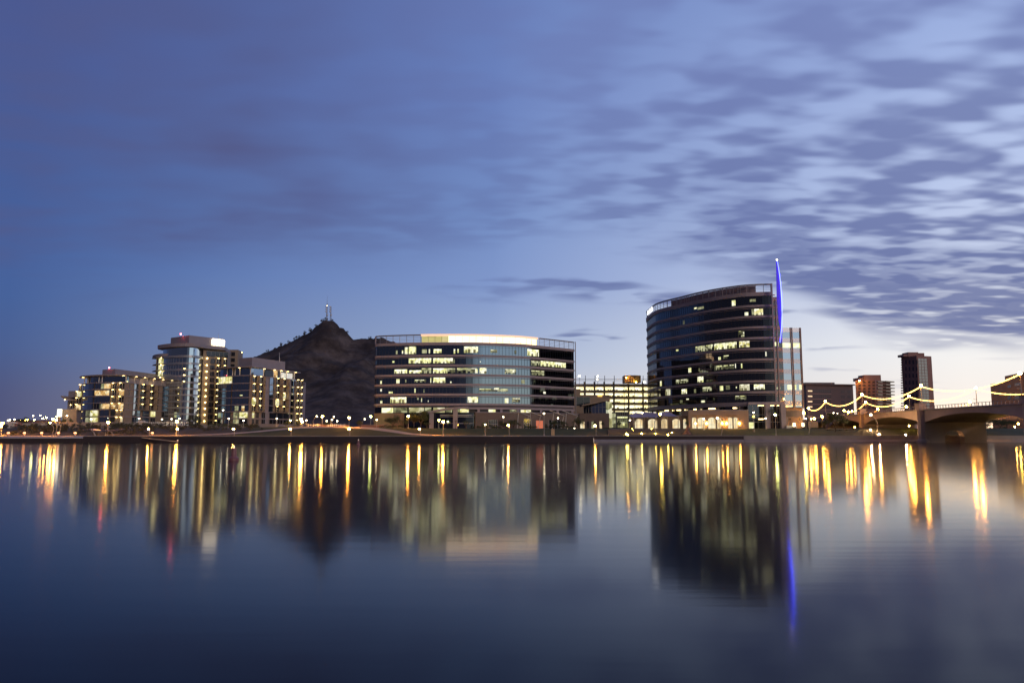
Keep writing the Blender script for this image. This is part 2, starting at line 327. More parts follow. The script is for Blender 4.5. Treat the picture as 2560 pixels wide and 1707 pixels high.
# ------------------------------------------------------------------ facades: a plan line seen left to right, outward is towards the lake
class Fac:
    def __init__(s, pts, smooth=0):
        P = [Vector((p[0], p[1])) for p in pts]
        if smooth:
            Q = []
            for i in range(len(P) - 1):
                p0 = P[max(i - 1, 0)]; p1 = P[i]; p2 = P[i + 1]; p3 = P[min(i + 2, len(P) - 1)]
                for k in range(smooth):
                    t = k / smooth
                    Q.append(.5 * ((2 * p1) + (p2 - p0) * t + (2 * p0 - 5 * p1 + 4 * p2 - p3) * t * t + (3 * p1 - p0 - 3 * p2 + p3) * t ** 3))
            Q.append(P[-1]); P = Q
        s.P = P; s.L = [0]
        for i in range(len(P) - 1): s.L.append(s.L[-1] + (P[i + 1] - P[i]).length)
        s.len = s.L[-1]; s.N = []
        for i in range(len(P)):
            n = Vector((0, 0)); c = 0
            for a, b in ((i - 1, i), (i, i + 1)):
                if 0 <= a and b < len(P):
                    d = (P[b] - P[a]).normalized(); n += Vector((d.y, -d.x)); c += 1
            n.normalize(); s.N.append(n)
    def seg(s, t):
        t = min(max(t, 0), s.len)
        for i in range(len(s.P) - 1):
            if t <= s.L[i + 1] + 1e-9: return i, (t - s.L[i]) / max(1e-9, s.L[i + 1] - s.L[i])
        return len(s.P) - 2, 1.0
    def at(s, t, d=0):
        i, f = s.seg(t); p = s.P[i].lerp(s.P[i + 1], f); n = s.N[i].lerp(s.N[i + 1], f).normalized(); return p + n * d
    def s_of(s, u, v):
        m, _ = ray(u, v); best = None
        for i in range(len(s.P) - 1):
            a, b = s.P[i], s.P[i + 1]; fa = a.x - m * a.y; fb = b.x - m * b.y
            if fa <= 0 <= fb or fb <= 0 <= fa:
                f = fa / (fa - fb) if abs(fa - fb) > 1e-9 else 0; best = s.L[i] + f * (s.L[i + 1] - s.L[i])
                return best
        return 0 if s.P[0].x - m * s.P[0].y > 0 else s.len
    def z_of(s, t, v):
        return CAM_Z + s.at(t).y * ray(1280, v)[1]
    def cuts(s, a, b): return [a] + [l for l in s.L if a + 1e-4 < l < b - 1e-4] + [b]
    def strip(s, mb, a, b, z0, z1, d0, d1, mi=0):
        a, b = max(0, min(a, b)), min(s.len, max(a, b))
        if b - a < 1e-4: return
        z0f = z0 if callable(z0) else (lambda t: z0); z1f = z1 if callable(z1) else (lambda t: z1)
        C = s.cuts(a, b); vs = []; fs = []
        for t in C:
            i = s.at(t, d0); o = s.at(t, d1)
            vs += [(i.x, i.y, z0f(t)), (o.x, o.y, z0f(t)), (o.x, o.y, z1f(t)), (i.x, i.y, z1f(t))]
        for k in range(len(C) - 1):
            q = 4 * k; fs += [(q + 1, q + 5, q + 6, q + 2), (q + 2, q + 6, q + 7, q + 3), (q + 3, q + 7, q + 4, q), (q, q + 4, q + 5, q + 1)]
        e = 4 * (len(C) - 1); fs += [(0, 1, 2, 3), (e + 3, e + 2, e + 1, e)]
        mb.add(vs, fs, mi)
    def core(s, mb, z0, z1, back, d=0, mi=0, a=0, b=None):
        b = s.len if b is None else b
        poly = [tuple(s.at(t, d)) for t in s.cuts(a, b)] + [tuple(p) for p in back]
        mb.prism(poly, z0, z1, mi)

def rect(fac, u0, u1, v0, v1):
    """the piece of a facade that shows between two columns and two rows of the photograph"""
    vm = (v0 + v1) / 2; a, b = fac.s_of(u0, vm), fac.s_of(u1, vm)
    if a > b: a, b = b, a
    return a, b, fac.z_of((a + b) / 2, v1), fac.z_of((a + b) / 2, v0)

# ================================================================== SETTING
def grid(name, xs, ys, zf, mat, **tags):
    mb = MB(); vs = [(x, y, zf(x, y)) for y in ys for x in xs]; n = len(xs)
    mb.add(vs, [(j * n + i, j * n + i + 1, (j + 1) * n + i + 1, (j + 1) * n + i) for j in range(len(ys) - 1) for i in range(n - 1)])
    return mb.build(name, mat, smooth=True, **tags)
def lin(a, b, n): return [a + (b - a) * i / n for i in range(n + 1)]
# water
wm = bpy.data.materials.new('lake_water'); wm.use_nodes = True; t = wm.node_tree; b = t.nodes['Principled BSDF']
b.inputs['Base Color'].default_value = (.003, .006, .012, 1); b.inputs['Roughness'].default_value = .088; b.inputs['IOR'].default_value = 1.13
g = t.nodes.new('ShaderNodeNewGeometry'); mp = t.nodes.new('ShaderNodeMapping'); mp.inputs['Scale'].default_value = (.12, 1.1, 1)
nn = t.nodes.new('ShaderNodeTexNoise'); nn.inputs['Scale'].default_value = 1.0; nn.inputs['Detail'].default_value = 3
t.links.new(g.outputs['Position'], mp.inputs[0]); t.links.new(mp.outputs[0], nn.inputs['Vector'])
bp = t.nodes.new('ShaderNodeBump'); bp.inputs['Strength'].default_value = .25; bp.inputs['Distance'].default_value = .010
t.links.new(nn.outputs[0], bp.inputs['Height']); t.links.new(bp.outputs[0], b.inputs['Normal'])
MB().add([(-4000, -40, 0), (4000, -40, 0), (4000, 290.2, 0), (-4000, 290.2, 0)], [(0, 1, 2, 3)]).build('water', wm, kind='structure')
xs = [-4000, -1500, -700, -400] + lin(-260, 240, 125) + [320, 420, 700, 1500, 4000]
ys = [290.6] + lin(293, 345, 40) + lin(348, 400, 13) + [430, 480, 550, 700, 1000, 1800, 4000, 9000]
grid('ground', xs, ys, zg, 'grass', kind='structure')
grid('near_bank', [-4000, -300, 0, 300, 4000], [-9000, -2000, -300, -60, -34], lambda x, y: 1.2 if y < -40 else -.4, 'dirt', kind='structure')
# dry planted slope on the left, path, promenade
def drape(name, polyf, mat, dz, nu=60, nv=6, **tags):
    """a sheet laid on the ground between two edge lines f(t)->(near point, far point)"""
    mb = MB(); vs = []
    for i in range(nu + 1):
        a, b_ = polyf(i / nu)
        for j in range(nv + 1):
            x = a[0] + (b_[0] - a[0]) * j / nv; y = a[1] + (b_[1] - a[1]) * j / nv; vs.append((x, y, zg(x, y) + dz))
    k = nv + 1
    mb.add(vs, [(i * k + j, (i + 1) * k + j, (i + 1) * k + j + 1, i * k + j + 1) for i in range(nu) for j in range(nv)])
    return mb.build(name, mat, smooth=True, **tags)
drape('dirt_slope', lambda t: ((-330 + 225 * t, 293.4), (-330 + 225 * t, 362 - 34 * max(0, t - .5))), 'dirt', .06, 110, 40, kind='structure')
def polyline_f(pts):
    def f(t):
        k = t * (len(pts) - 1); i = min(int(k), len(pts) - 2); q = k - i
        a, b_ = pts[i], pts[i + 1]; return a[0] + (b_[0] - a[0]) * q, a[1] + (b_[1] - a[1]) * q
    return f
pth = polyline_f([(-142, 294.5), (-128, 297), (-112, 302), (-98, 309), (-84, 317), (-70, 320), (-58, 318), (-47, 310), (-38, 302), (-26, 296.5), (-10, 294.6), (20, 294.4), (60, 294.4), (110, 294.5), (142, 295)])
drape('path', lambda t: ((pth(t)[0], pth(t)[1] - 1.6), (pth(t)[0], pth(t)[1] + 2.0 + 5.0 * max(0, 1 - abs(t - .42) / .22))), 'path', .12, 240, 3, kind='structure')
drape('promenade', lambda t: ((-330 + 188 * t, 290.8), (-330 + 188 * t, 296.0)), 'path', .10, 60, 3, kind='structure')
drape('plaza', lambda t: ((40 + 28 * t, 306), (40 + 28 * t, 326)), 'step', .10, 20, 20, kind='structure')

# shore wall; the paler right-hand stretches stand in for lamplight on it
def shorewall(x0, x1, mats, label, top=2.35, ledge=True):
    mb = MB(); mb.prism([(x0, 290), (x1, 290), (x1, 290.75), (x0, 290.75)], -1.5, top)
    r = thing('shore_wall', ((x0 + x1) / 2, 290, 0), label, 'wall', 'concrete walls along the water')
    mb.build('wall', mats[0], r)
    MB().prism([(x0, 289.86), (x1, 289.86), (x1, 290.9), (x0, 290.9)], top, top + .22).build('coping', mats[1], r)
    if ledge: MB().add([(x0, 288.6, -.5), (x1, 288.6, -.5), (x1, 288.6, .35), (x0, 288.6, .35), (x1, 290, 1.15), (x0, 290, 1.15), (x1, 290, -.5), (x0, 290, -.5)], [(0, 1, 2, 3), (3, 2, 4, 5), (1, 6, 4, 2), (0, 3, 5, 7)]).build('sloping_apron', mats[2], r)
    return r
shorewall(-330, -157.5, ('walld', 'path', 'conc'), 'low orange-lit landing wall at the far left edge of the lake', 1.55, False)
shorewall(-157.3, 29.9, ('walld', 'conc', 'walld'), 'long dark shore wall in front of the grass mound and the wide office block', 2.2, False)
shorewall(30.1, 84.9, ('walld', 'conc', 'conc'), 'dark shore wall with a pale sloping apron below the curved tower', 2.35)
shorewall(85.1, 168.3, ('conc', 'conc', 'conc'), 'shore wall toned pale as if lamplit, between the curved tower and the water pier of the bridge', 2.35)
shorewall(168.5, 330, ('conc', 'conc', 'conc'), 'orange-lit shore wall seen under the widest bridge arch', 2.35)

# the rocky hill
sil = [(545, 1045), (575, 975), (605, 905), (645, 889), (665, 881), (690, 869), (715, 860), (740, 848), (760, 838), (775, 828), (790, 817), (803, 806), (812, 803), (822, 801), (832, 803), (842, 808), (850, 817), (858, 821), (864, 829), (872, 838), (885, 846), (898, 849), (920, 845), (950, 845), (1000, 858), (1080, 890), (1200, 960), (1330, 1030)]
YR = 660.0
silw = [(ray(u, v)[0] * YR, CAM_Z + YR * ray(u, v)[1]) for u, v in sil]
silw = [(-420, 6), (-262, 6)] + silw + [(80, 8)]
def silz(x):
    if x <= silw[0][0] or x >= silw[-1][0]: return 6
    for (a, za), (b_, zb_) in zip(silw, silw[1:]):
        if a <= x <= b_: return za + (zb_ - za) * (x - a) / (b_ - a)
from mathutils import noise as mn
def hill(x, y):
    q = (y - YR) / (210 if y < YR else 300); q = min(1, abs(q))
    # the profile spreads out as it comes down, ribs and gullies run towards the viewer
    sh = (1 - q) ** 1.35
    top = silz(x) * (1 - q) + silz(x * .93 - 6) * q if q > .02 else silz(x)
    h = 5.0 + (top - 5.0) * sh
    rough = min(1, q * 5)
    v = Vector((x * .03, y * .012, 0)); v2 = Vector((x * .11, y * .07, 3))
    h += rough * (1 - q) * (13 * mn.noise(v + Vector((.25 * mn.noise(v2 * .4), 0, 0))) + 5.0 * mn.noise(v2) + 1.6 * mn.noise(v2 * 3.1)) * min(1, (top - 5) / 40)
    h += (1 - rough) * (2.2 * mn.noise(Vector((x * .16, 0, 2))) + 1.3 * mn.noise(Vector((x * .55, 0, 0)))) * min(1, (silz(x) - 5) / 30)
    return h if (top > 6.5) else min(h, 5.2)
grid('hill', lin(-420, 90, 300), lin(452, 655, 100) + [658, 660, 662, 668, 680, 720, 780, 860, 960], hill, 'rock', kind='structure')
# scrub on the ridge
random.seed(3)
def crown(mb, c, rx, ry, rz, n, size, clumps=9, mi=0, rnd=random):
    cl = []
    for _ in range(clumps):
        a = rnd.uniform(0, 2 * pi); e = rnd.uniform(-.6, 1); q = rnd.uniform(.35, .85)
        cl.append((q * cos(a) * sqrt(max(0, 1 - e * e * .8)), q * sin(a) * sqrt(max(0, 1 - e * e * .8)), q * e, rnd.uniform(.25, .48)))
    for _ in range(n):
        k = cl[rnd.randrange(clumps)]
        while True:
            p = Vector((rnd.uniform(-1, 1), rnd.uniform(-1, 1), rnd.uniform(-1, 1)))
            if p.length < 1: break
        p = Vector((k[0], k[1], k[2])) + p * k[3]
        q = Vector((c[0] + p.x * rx, c[1] + p.y * ry, c[2] + p.z * rz))
        a = Vector((rnd.gauss(0, 1), rnd.gauss(0, 1), rnd.gauss(0, 1))).normalized(); b_ = a.cross(Vector((rnd.gauss(0, 1), rnd.gauss(0, 1), rnd.gauss(0, 1)))).normalized()
        sz = size * rnd.uniform(.6, 1.4)
        mb.add([q - a * sz, q - b_ * sz * .6, q + a * sz, q + b_ * sz * .6], [(0, 1, 2, 3)], mi)
def shrub_proto(name, label, cat, group, n=160, mat='scrub', r=1.0, h=.8, size=.16):
    t = thing(name, (0, 0, -50), label, cat, group)
    mb = MB(); crown(mb, (0, 0, -50 + h), r, r, h, n, size, 7); mb.build('foliage', mat, t)
    mb = MB()
    for k in range(4): mb.tube([(0, 0, -50.1), (cos(k * 1.7) * r * .4, sin(k * 1.7) * r * .4, -50 + h * .9)], [.06, .03], 4)
    mb.build('stem', 'bark', t); return t
ridge = [(777, 822, 2.6, 'round bush standing clear on the left shoulder of the hill ridge'), (762, 834, 2.2, 'small bush a little below the round one on the left ridge'), (745, 845, 2.4, 'bush half way up the left ridge of the hill'), (737, 851, 1.6, 'low tuft beside the bush half way up the left ridge'), (703, 865, 2.0, 'bush low on the left ridge of the hill'), (722, 857, 1.5, 'small tuft low on the left ridge, above the lowest bush'), (669, 881, 1.4, 'lowest small tuft on the left ridge above the condo penthouse'), (806, 805, 2.0, 'shrub just left of the mast on the summit'), (815, 802, 1.6, 'shrub at the foot of the mast on the summit'), (790, 817, 1.6, 'low shrub under the left side of the summit'), (830, 803, 1.2, 'tiny shrub just right of the mast'), (868, 836, 1.4, 'tuft on the steep right side of the summit'), (925, 845, 1.5, 'dark tuft on the saddle beside the office block')]
sp = None
for u, v, r_, lb in ridge:
    x = ray(u, v)[0] * YR; z = hill(x, YR)
    if sp is None: sp = shrub_proto('desert_shrub', lb, 'shrub', 'shrubs along the hill ridge'); sp.location = (x, YR, z - .3); sp.scale = (r_,) * 3
    else: dup(sp, (x, YR, z - .3), random.uniform(0, 6), lb, None, (r_, r_, r_ * random.uniform(.8, 1.2)))
# mast
mp0 = at(821, 804, YR); mp0.z = hill(mp0.x, YR) - .5
t = thing('radio_mast', mp0, 'pair of lattice radio masts with dish drums on the summit of the hill', 'radio mast')
for k, (ox, h_) in enumerate(((-1.5, 15.0), (1.8, 12.5))):
    mb = MB()
    for a in (0, 2.1, 4.2): mb.tube([(mp0.x + ox + .7 * cos(a), mp0.y + .7 * sin(a), mp0.z), (mp0.x + ox + .3 * cos(a), mp0.y + .3 * sin(a), mp0.z + h_)], .13, 4)
    for q in range(10):
        z = mp0.z + h_ * q / 10; f = .7 - .4 * q / 10
        mb.tube([(mp0.x + ox - f, mp0.y, z), (mp0.x + ox + f, mp0.y, z + h_ / 10)], .09, 4)
    m_ = mb.build('mast', 'steel', t)
    for z in (4.5, 7.5, 9.5, 11.5): MB().lathe((mp0.x + ox + .5 * (-1) ** int(z), mp0.y - .5, mp0.z + z), [(.25, 0), (.7, .1), (.7, 1.0), (.3, 1.1)], 8).build('antenna', 'white', m_)
MB().tube([(mp0.x - 1.5, mp0.y, mp0.z + 15), (mp0.x - 1.5, mp0.y, mp0.z + 22)], [.12, .05], 4).build('whip_antenna', 'steel', t)
MB().ball((mp0.x - 1.2, mp0.y - .8, mp0.z + 13.2), .16).build('beacon', 'lamw', t)


# ================================================================== OFFICE BLOCK A (wide curved block in the middle)
def plan_from_line(line, H):
    return [(ray(u, v)[0] * (H - CAM_Z) / ray(u, v)[1], (H - CAM_Z) / ray(u, v)[1]) for u, v in line]
def dark_windows(fac, root, u0, u1, levels, mat, d=.0, name='window', gap=.0):
    out = []
    for z0, z1 in levels:
        mb = MB(); fac.strip(mb, fac.s_of(u0, 950), fac.s_of(u1, 950), z0, z1, d - .3, d); out.append(mb.build(name, mat, root))
    return out

irnd = random.Random(77)
def interior(F, t, u0, u1, vm, z0, z1, m_):
    """one lit stretch of window: the glowing room, its ceiling lights and the furniture and blinds seen against it"""
    a, b = F.s_of(u0, vm), F.s_of(u1, vm); L = b - a; H = z1 - z0
    mb = MB(); F.strip(mb, a, b, z0, z1, .004, .03)
    if L > 2.2 and H > 1.2:
        q = a + irnd.uniform(0, .6)
        while q < b - .8:
            l = irnd.uniform(.8, 2.6); F.strip(mb, q, min(b, q + l), z1 - .42, z1 - .12, .02, .045, 1); q += l + irnd.uniform(.3, 2.2)
        q = a + irnd.uniform(.1, 1)
        while q < b - .5:
            l = irnd.uniform(.3, 1.4); F.strip(mb, q, min(b, q + l), z0 + .01, z0 + H * irnd.uniform(.15, .6), .02, .045, 2); q += l + irnd.uniform(.2, 1.6)
    mb.build('lit_window', [m_, 'ceil' if m_ != 'dim' else 'room', 'desk' if m_ != 'dim' else 'wdark'], t)
def office_a():
    F = Fac([(-62.3, 357), (-60.6, 355), (-52, 352.2), (-41, 350.4), (-27, 349.6), (-14, 350.6), (0, 354.6), (7.6, 359), (18, 367.6), (29.9, 378.5)], 4)
    zv = [zat(v, 350) for v in (860, 889.5, 913.7, 938, 962, 986.3, 1011)]
    base = 5.3
    t = thing('office_block', (-15, 366, base), 'wide curved eight-storey office block with a glowing rooftop screen, in the middle of the shore', 'office building')
    back = [(26, 398), (-60, 392)]
    s_mid = F.s_of(1325, 950)
    mb = MB(); F.core(mb, base, zv[0] - .4, back, -.6); mb.build('structure_core', 'dark', t)
    bt = []
    for i, z in enumerate(zv):
        mb = MB()
        if i == 0: F.strip(mb, 0, F.len, z - .55, z + .75, -.4, .45)
        else:
            F.strip(mb, 0, F.len, z - .42, z + .48, -.4, .4); F.strip(mb, 0, F.len, z - .95, z - .80, -.4, .22)
        mb.build('floor_band', 'band', t)
    mb = MB(); F.strip(mb, F.s_of(1165, 1018), F.len, zv[6] - 2.1, zv[6] - 1.2, -.4, .5); mb.build('floor_band', 'band', t)
    for i in range(6):
        z1, z0 = zv[i] - (.55 if i == 0 else .42), zv[i + 1] + .48
        for a, b_, m_ in ((0, s_mid, 'glassA'), (s_mid, F.len, 'glassD')):
            mb = MB(); F.strip(mb, a + .02, b_ - .02, z0 + .01, z1 - .01, -.5, 0.0); w = mb.build('window_ribbon', m_, t)
            mb = MB()
            n = max(2, int((b_ - a) / 1.55)); 
            for k in range(n + 1):
                s_ = a + (b_ - a) * k / n
                F.strip(mb, s_ - .045, s_ + .045, z0, z1, 0.005, .07)
            F.strip(mb, a, b_, z1 - .75, z1 - .66, .005, .06)
            mb.build('mullions', 'dark', w)
    # lit rooms: (floor, u0, u1, lower fraction, upper fraction, material)
    LR = [(0, 1012, 1019, .1, .85, 'room'), (0, 1022, 1040, .1, .9, 'room'), (0, 990, 994, .1, .5, 'dim'), (0, 1005, 1008, .15, .5, 'room'), (0, 1055, 1067, .15, .6, 'dim'), (0, 1072, 1075, .15, .6, 'room'), (0, 1084, 1104, .15, .6, 'room'), (0, 1134, 1138, .1, .6, 'room'), (0, 1143, 1147, .2, .6, 'room'), (0, 1160, 1195, .2, .88, 'room'), (0, 1226, 1243, .25, .6, 'dim'), (0, 1318, 1347, .1, .85, 'room'), (0, 1286, 1291, .2, .6, 'dim'),
          (1, 1022, 1078, .15, .88, 'room'), (1, 1083, 1132, .15, .88, 'room'), (1, 1133, 1137, .15, .7, 'dim'), (1, 981, 986, .3, .55, 'room'), (1, 1351, 1414, .15, .9, 'room'), (1, 1328, 1350, .15, .8, 'dim'), (1, 1200, 1202, .3, .45, 'room'),
          (2, 986, 1018, .12, .7, 'room'), (2, 1023, 1054, .12, .55, 'room'), (2, 1054, 1078, .12, .85, 'dim'), (2, 1083, 1118, .12, .8, 'room'), (2, 1118, 1138, .12, .8, 'dim'), (2, 1142, 1192, .15, .85, 'dim'), (2, 1143, 1157, .62, .85, 'room'), (2, 1188, 1194, .15, .7, 'room'), (2, 1199, 1216, .1, .9, 'room'), (2, 1262, 1290, .12, .8, 'dim'), (2, 1280, 1286, .3, .6, 'room'), (2, 1328, 1360, .12, .8, 'dim'),
          (3, 991, 999, .1, .7, 'room'), (3, 1013, 1016, .2, .6, 'dim'), (3, 1076, 1078, .12, .85, 'room'), (3, 1083, 1113, .12, .88, 'room'), (3, 1036, 1065, .2, .6, 'dim'), (3, 1125, 1129, .1, .3, 'room'), (3, 951, 955, .05, .5, 'room'), (3, 1303, 1312, .15, .7, 'dim'),
          (4, 972, 982, .05, .3, 'room'), (4, 1036, 1039, .1, .7, 'room'), (4, 1059, 1061, .1, .6, 'dim'), (4, 951, 955, .35, .7, 'room'), (4, 1198, 1270, .3, .7, 'dim'), (4, 1236, 1248, .6, .85, 'room'), (4, 1358, 1364, .2, .5, 'room'),
          (5, 976, 1016, .08, .88, 'room'), (5, 1043, 1047, .5, .85, 'dim'), (5, 1053, 1055, .2, .7, 'room'), (5, 1070, 1072, .2, .4, 'room'), (5, 1169, 1195, .1, .88, 'room'), (5, 1262, 1271, .08, .75, 'room'), (5, 1280, 1300, .2, .8, 'dim'), (5, 951, 956, .05, .4, 'room')]
    for i, u0, u1, f0, f1, m_ in LR:
        z1, z0 = zv[i] - .6, zv[i + 1] + .55; h = z1 - z0
        vm = 853 + i * 24 + 22
        interior(F, t, u0, u1, vm, z0 + h * f0, z0 + h * f1, m_)
    # lower storey, left half: lit ribbon above a stone base; right half stands on columns
    zl = zv[6] - .42
    sl = F.s_of(1135, 1025)
    mb = MB(); F.strip(mb, 0, sl, zat(1032, 350), zl, -.5, -.1); w = mb.build('window_ribbon', 'glassD', t)
    for u0, u1, m_ in ((954, 983, 'room'), (985, 1018, 'dim'), (1022, 1060, 'lobby'), (1062, 1078, 'dim'), (1083, 1112, 'lobby'), (1114, 1130, 'dim')):
        mb = MB(); F.strip(mb, F.s_of(u0, 1025), F.s_of(u1, 1025), zat(1031, 350), zat(1018.5, 350), -.09, -.06); mb.build('lit_window', m_, t)
    mb = MB(); F.strip(mb, 0, F.s_of(1010, 1050), base, zat(1032, 350), -.5, .3); mb.build('base_wall', 'podium', t)
    mb = MB(); F.strip(mb, F.s_of(1010, 1050), F.s_of(1189, 1050), base, zat(1032, 350), -.5, -.3); w = mb.build('lobby_glazing', 'glassD', t)
    for v in (1037, 1041, 1058):
        mb = MB(); F.strip(mb, F.s_of(1100, 1050), F.s_of(1186, 1050), zat(v + .6, 350), zat(v - .6, 350), -.28, -.1); mb.build('transom', 'white', w)
    for u0, u1, m_ in ((1150, 1172, 'homeg'), (1222, 1239, 'room'), (1303, 1316, 'homeg'), (1317, 1328, 'room'), (1143, 1149, 'dim'), (1275, 1292, 'dim')):
        mb = MB(); F.strip(mb, F.s_of(u0, 1025), F.s_of(u1, 1025), zat(1030.5, 350), zat(1021.5, 350), -.45, -.2); mb.build('lit_window', m_, t)
    # swooping canopy edge
    s0, s1, s2 = F.s_of(1052, 1036), F.s_of(1170, 1018), F.s_of(1052, 1036)
    zc0, zc1 = zat(1036, 346), zat(1018.5, 346)
    def zc(s_):
        f = min(1, max(0, (s_ - s0) / (s1 - s0))); f = sin(f * pi / 2); return zc0 + (zc1 - zc0) * f
    mb = MB(); F.strip(mb, s0, s1, lambda q: zc(q) - .42, lambda q: zc(q) + .42, .5, 4.0); mb.build('curved_canopy', 'band', t)
    for u in (1081, 1139):
        s_ = F.s_of(u, 1050); p = F.at(s_, 2.2); MB().prism([(p.x - .95, p.y - .9), (p.x + .95, p.y - .9), (p.x + .95, p.y + .9), (p.x - .95, p.y + .9)], base, zc(s_) - .42).build('column', 'band', t)
    # stone podium right
    Pd = [F.at(F.s_of(u, 1050), 2.6) for u in (1187, 1230, 1280, 1330, 1400, 1436)]
    G = Fac([(p.x, p.y) for p in Pd])
    zp = zat(1031.5, 349)
    mb = MB(); G.strip(mb, 0, G.len, base, zp, -2.5, 0); mb.build('stone_podium', 'podium', t)
    mb = MB(); G.strip(mb, 0, G.len, zp, zp + .3, -2.6, .25); mb.build('podium_coping', 'band', t)
    for u0, u1, v0, v1 in ((1222, 1243, 1049, 1071), (1309, 1328, 1046, 1071), (1372, 1400, 1050, 1072)):
        a, b_, z0, z1 = rect(G, u0, u1, v0, v1); z0 = max(z0, base)
        mb = MB(); G.strip(mb, a, b_, z0, z1, .0, .05); w = mb.build('window', 'wdark', t)
        mb = MB()
        for k in range(5): G.strip(mb, a + (b_ - a) * k / 4 - .05, a + (b_ - a) * k / 4 + .05, z0, z1, .052, .10)
        G.strip(mb, a, b_, (z0 + z1) / 2 - .05, (z0 + z1) / 2 + .05, .052, .10); mb.build('frame', 'white', w)
    a, b_, z0, z1 = rect(G, 1340, 1357, 1051, 1069)
    mb = MB(); G.strip(mb, a, b_, base, z1, .0, .05); w = mb.build('entrance', M('red_entrance', (.2, .05, .03), .5, emit=(1, .22, .08), es=.7), t)
    mb = MB()
    for k in range(6): G.strip(mb, a + (b_ - a) * k / 5 - .08, a + (b_ - a) * k / 5 + .08, base, z1, .052, .15)
    mb.build('frame', 'white', w)
    for u in (1196, 1252, 1294, 1350, 1391, 1428):
        s_ = F.s_of(u, 1026); p = F.at(s_, .8); MB().prism([(p.x - .55, p.y - .5), (p.x + .55, p.y - .5), (p.x + .55, p.y + .5), (p.x - .55, p.y + .5)], zp + .3, zv[6] - 2.1).build('column', 'band', t)
    # roof: open steel screen at both ends, glowing screen wall between
    zt = zv[0] + .75
    zr = zat(838, 350)
    def screen(a, b_, step):
        mb = MB(); n = max(1, int((b_ - a) / step))
        for k in range(n + 1):
            p = F.at(a + (b_ - a) * k / n, -.1); mb.tube([(p.x, p.y, zt), (p.x, p.y, zr)], .10, 4)
        for q in range(1, 5):
            z = zt + (zr - zt) * q / 5; F.strip(mb, a, b_, z - .05, z + .05, -.15, -.03)
        F.strip(mb, a, b_, zr - .1, zr + .42, -.35, .15)
        return mb.build('roof_screen', 'steel', t)
    sA, sB = F.s_of(1052, 838), F.s_of(1348, 848)
    screen(0, sA, 3.1); screen(sB, F.len, 3.1)
    p = F.at(.15, .2); MB().tube([(p.x, p.y, zt - 1), (p.x, p.y, zr + .3)], .35, 6).build('corner_post', 'band', t)
    q = F.at(F.len - .2, .6)
    mb = MB(); mb.tube([(q.x + .5, q.y - .2, base), (q.x + .5, q.y - .2, zr + .3)], .22, 6)
    for z in zv + [zr]: mb.tube([(q.x + .5, q.y - .2, z), (q.x - 1.5, q.y + .4, z)], .12, 4)
    mb.build('corner_pylon', 'steel', t)
    sY = F.s_of(1120, 850)
    for a, b_, m_ in ((sA, sY, 'drumY'), (sY, sB, 'drum')):
        mb = MB(); F.strip(mb, a, b_, zt - .2, zr - .2, -2.4, -1.9); w = mb.build('glowing_screen', m_, t)
        mb = MB(); n = int((b_ - a) / 3.0)
        for k in range(n + 1): F.strip(mb, a + (b_ - a) * k / n - .06, a + (b_ - a) * k / n + .06, zt - .2, zr - .2, -1.88, -1.75)
        for qz in (.25, .5, .75): F.strip(mb, a, b_, zt + (zr - zt) * qz - .035, zt + (zr - zt) * qz + .035, -1.88, -1.80)
        mb.build('screen_grid', 'steel', w)
    mb = MB(); F.strip(mb, sA - .3, sB + .3, zr - .2, zr + .75, -2.6, -1.2); mb.build('fascia', 'fasc', t)
    mb = MB(); F.core(mb, zt - .3, zr - .2, [(8, 376), (-40, 372)], -3.0, a=sA + 3, b=sB - 3); mb.build('penthouse', 'tan', t)
    return F
FA = office_a()

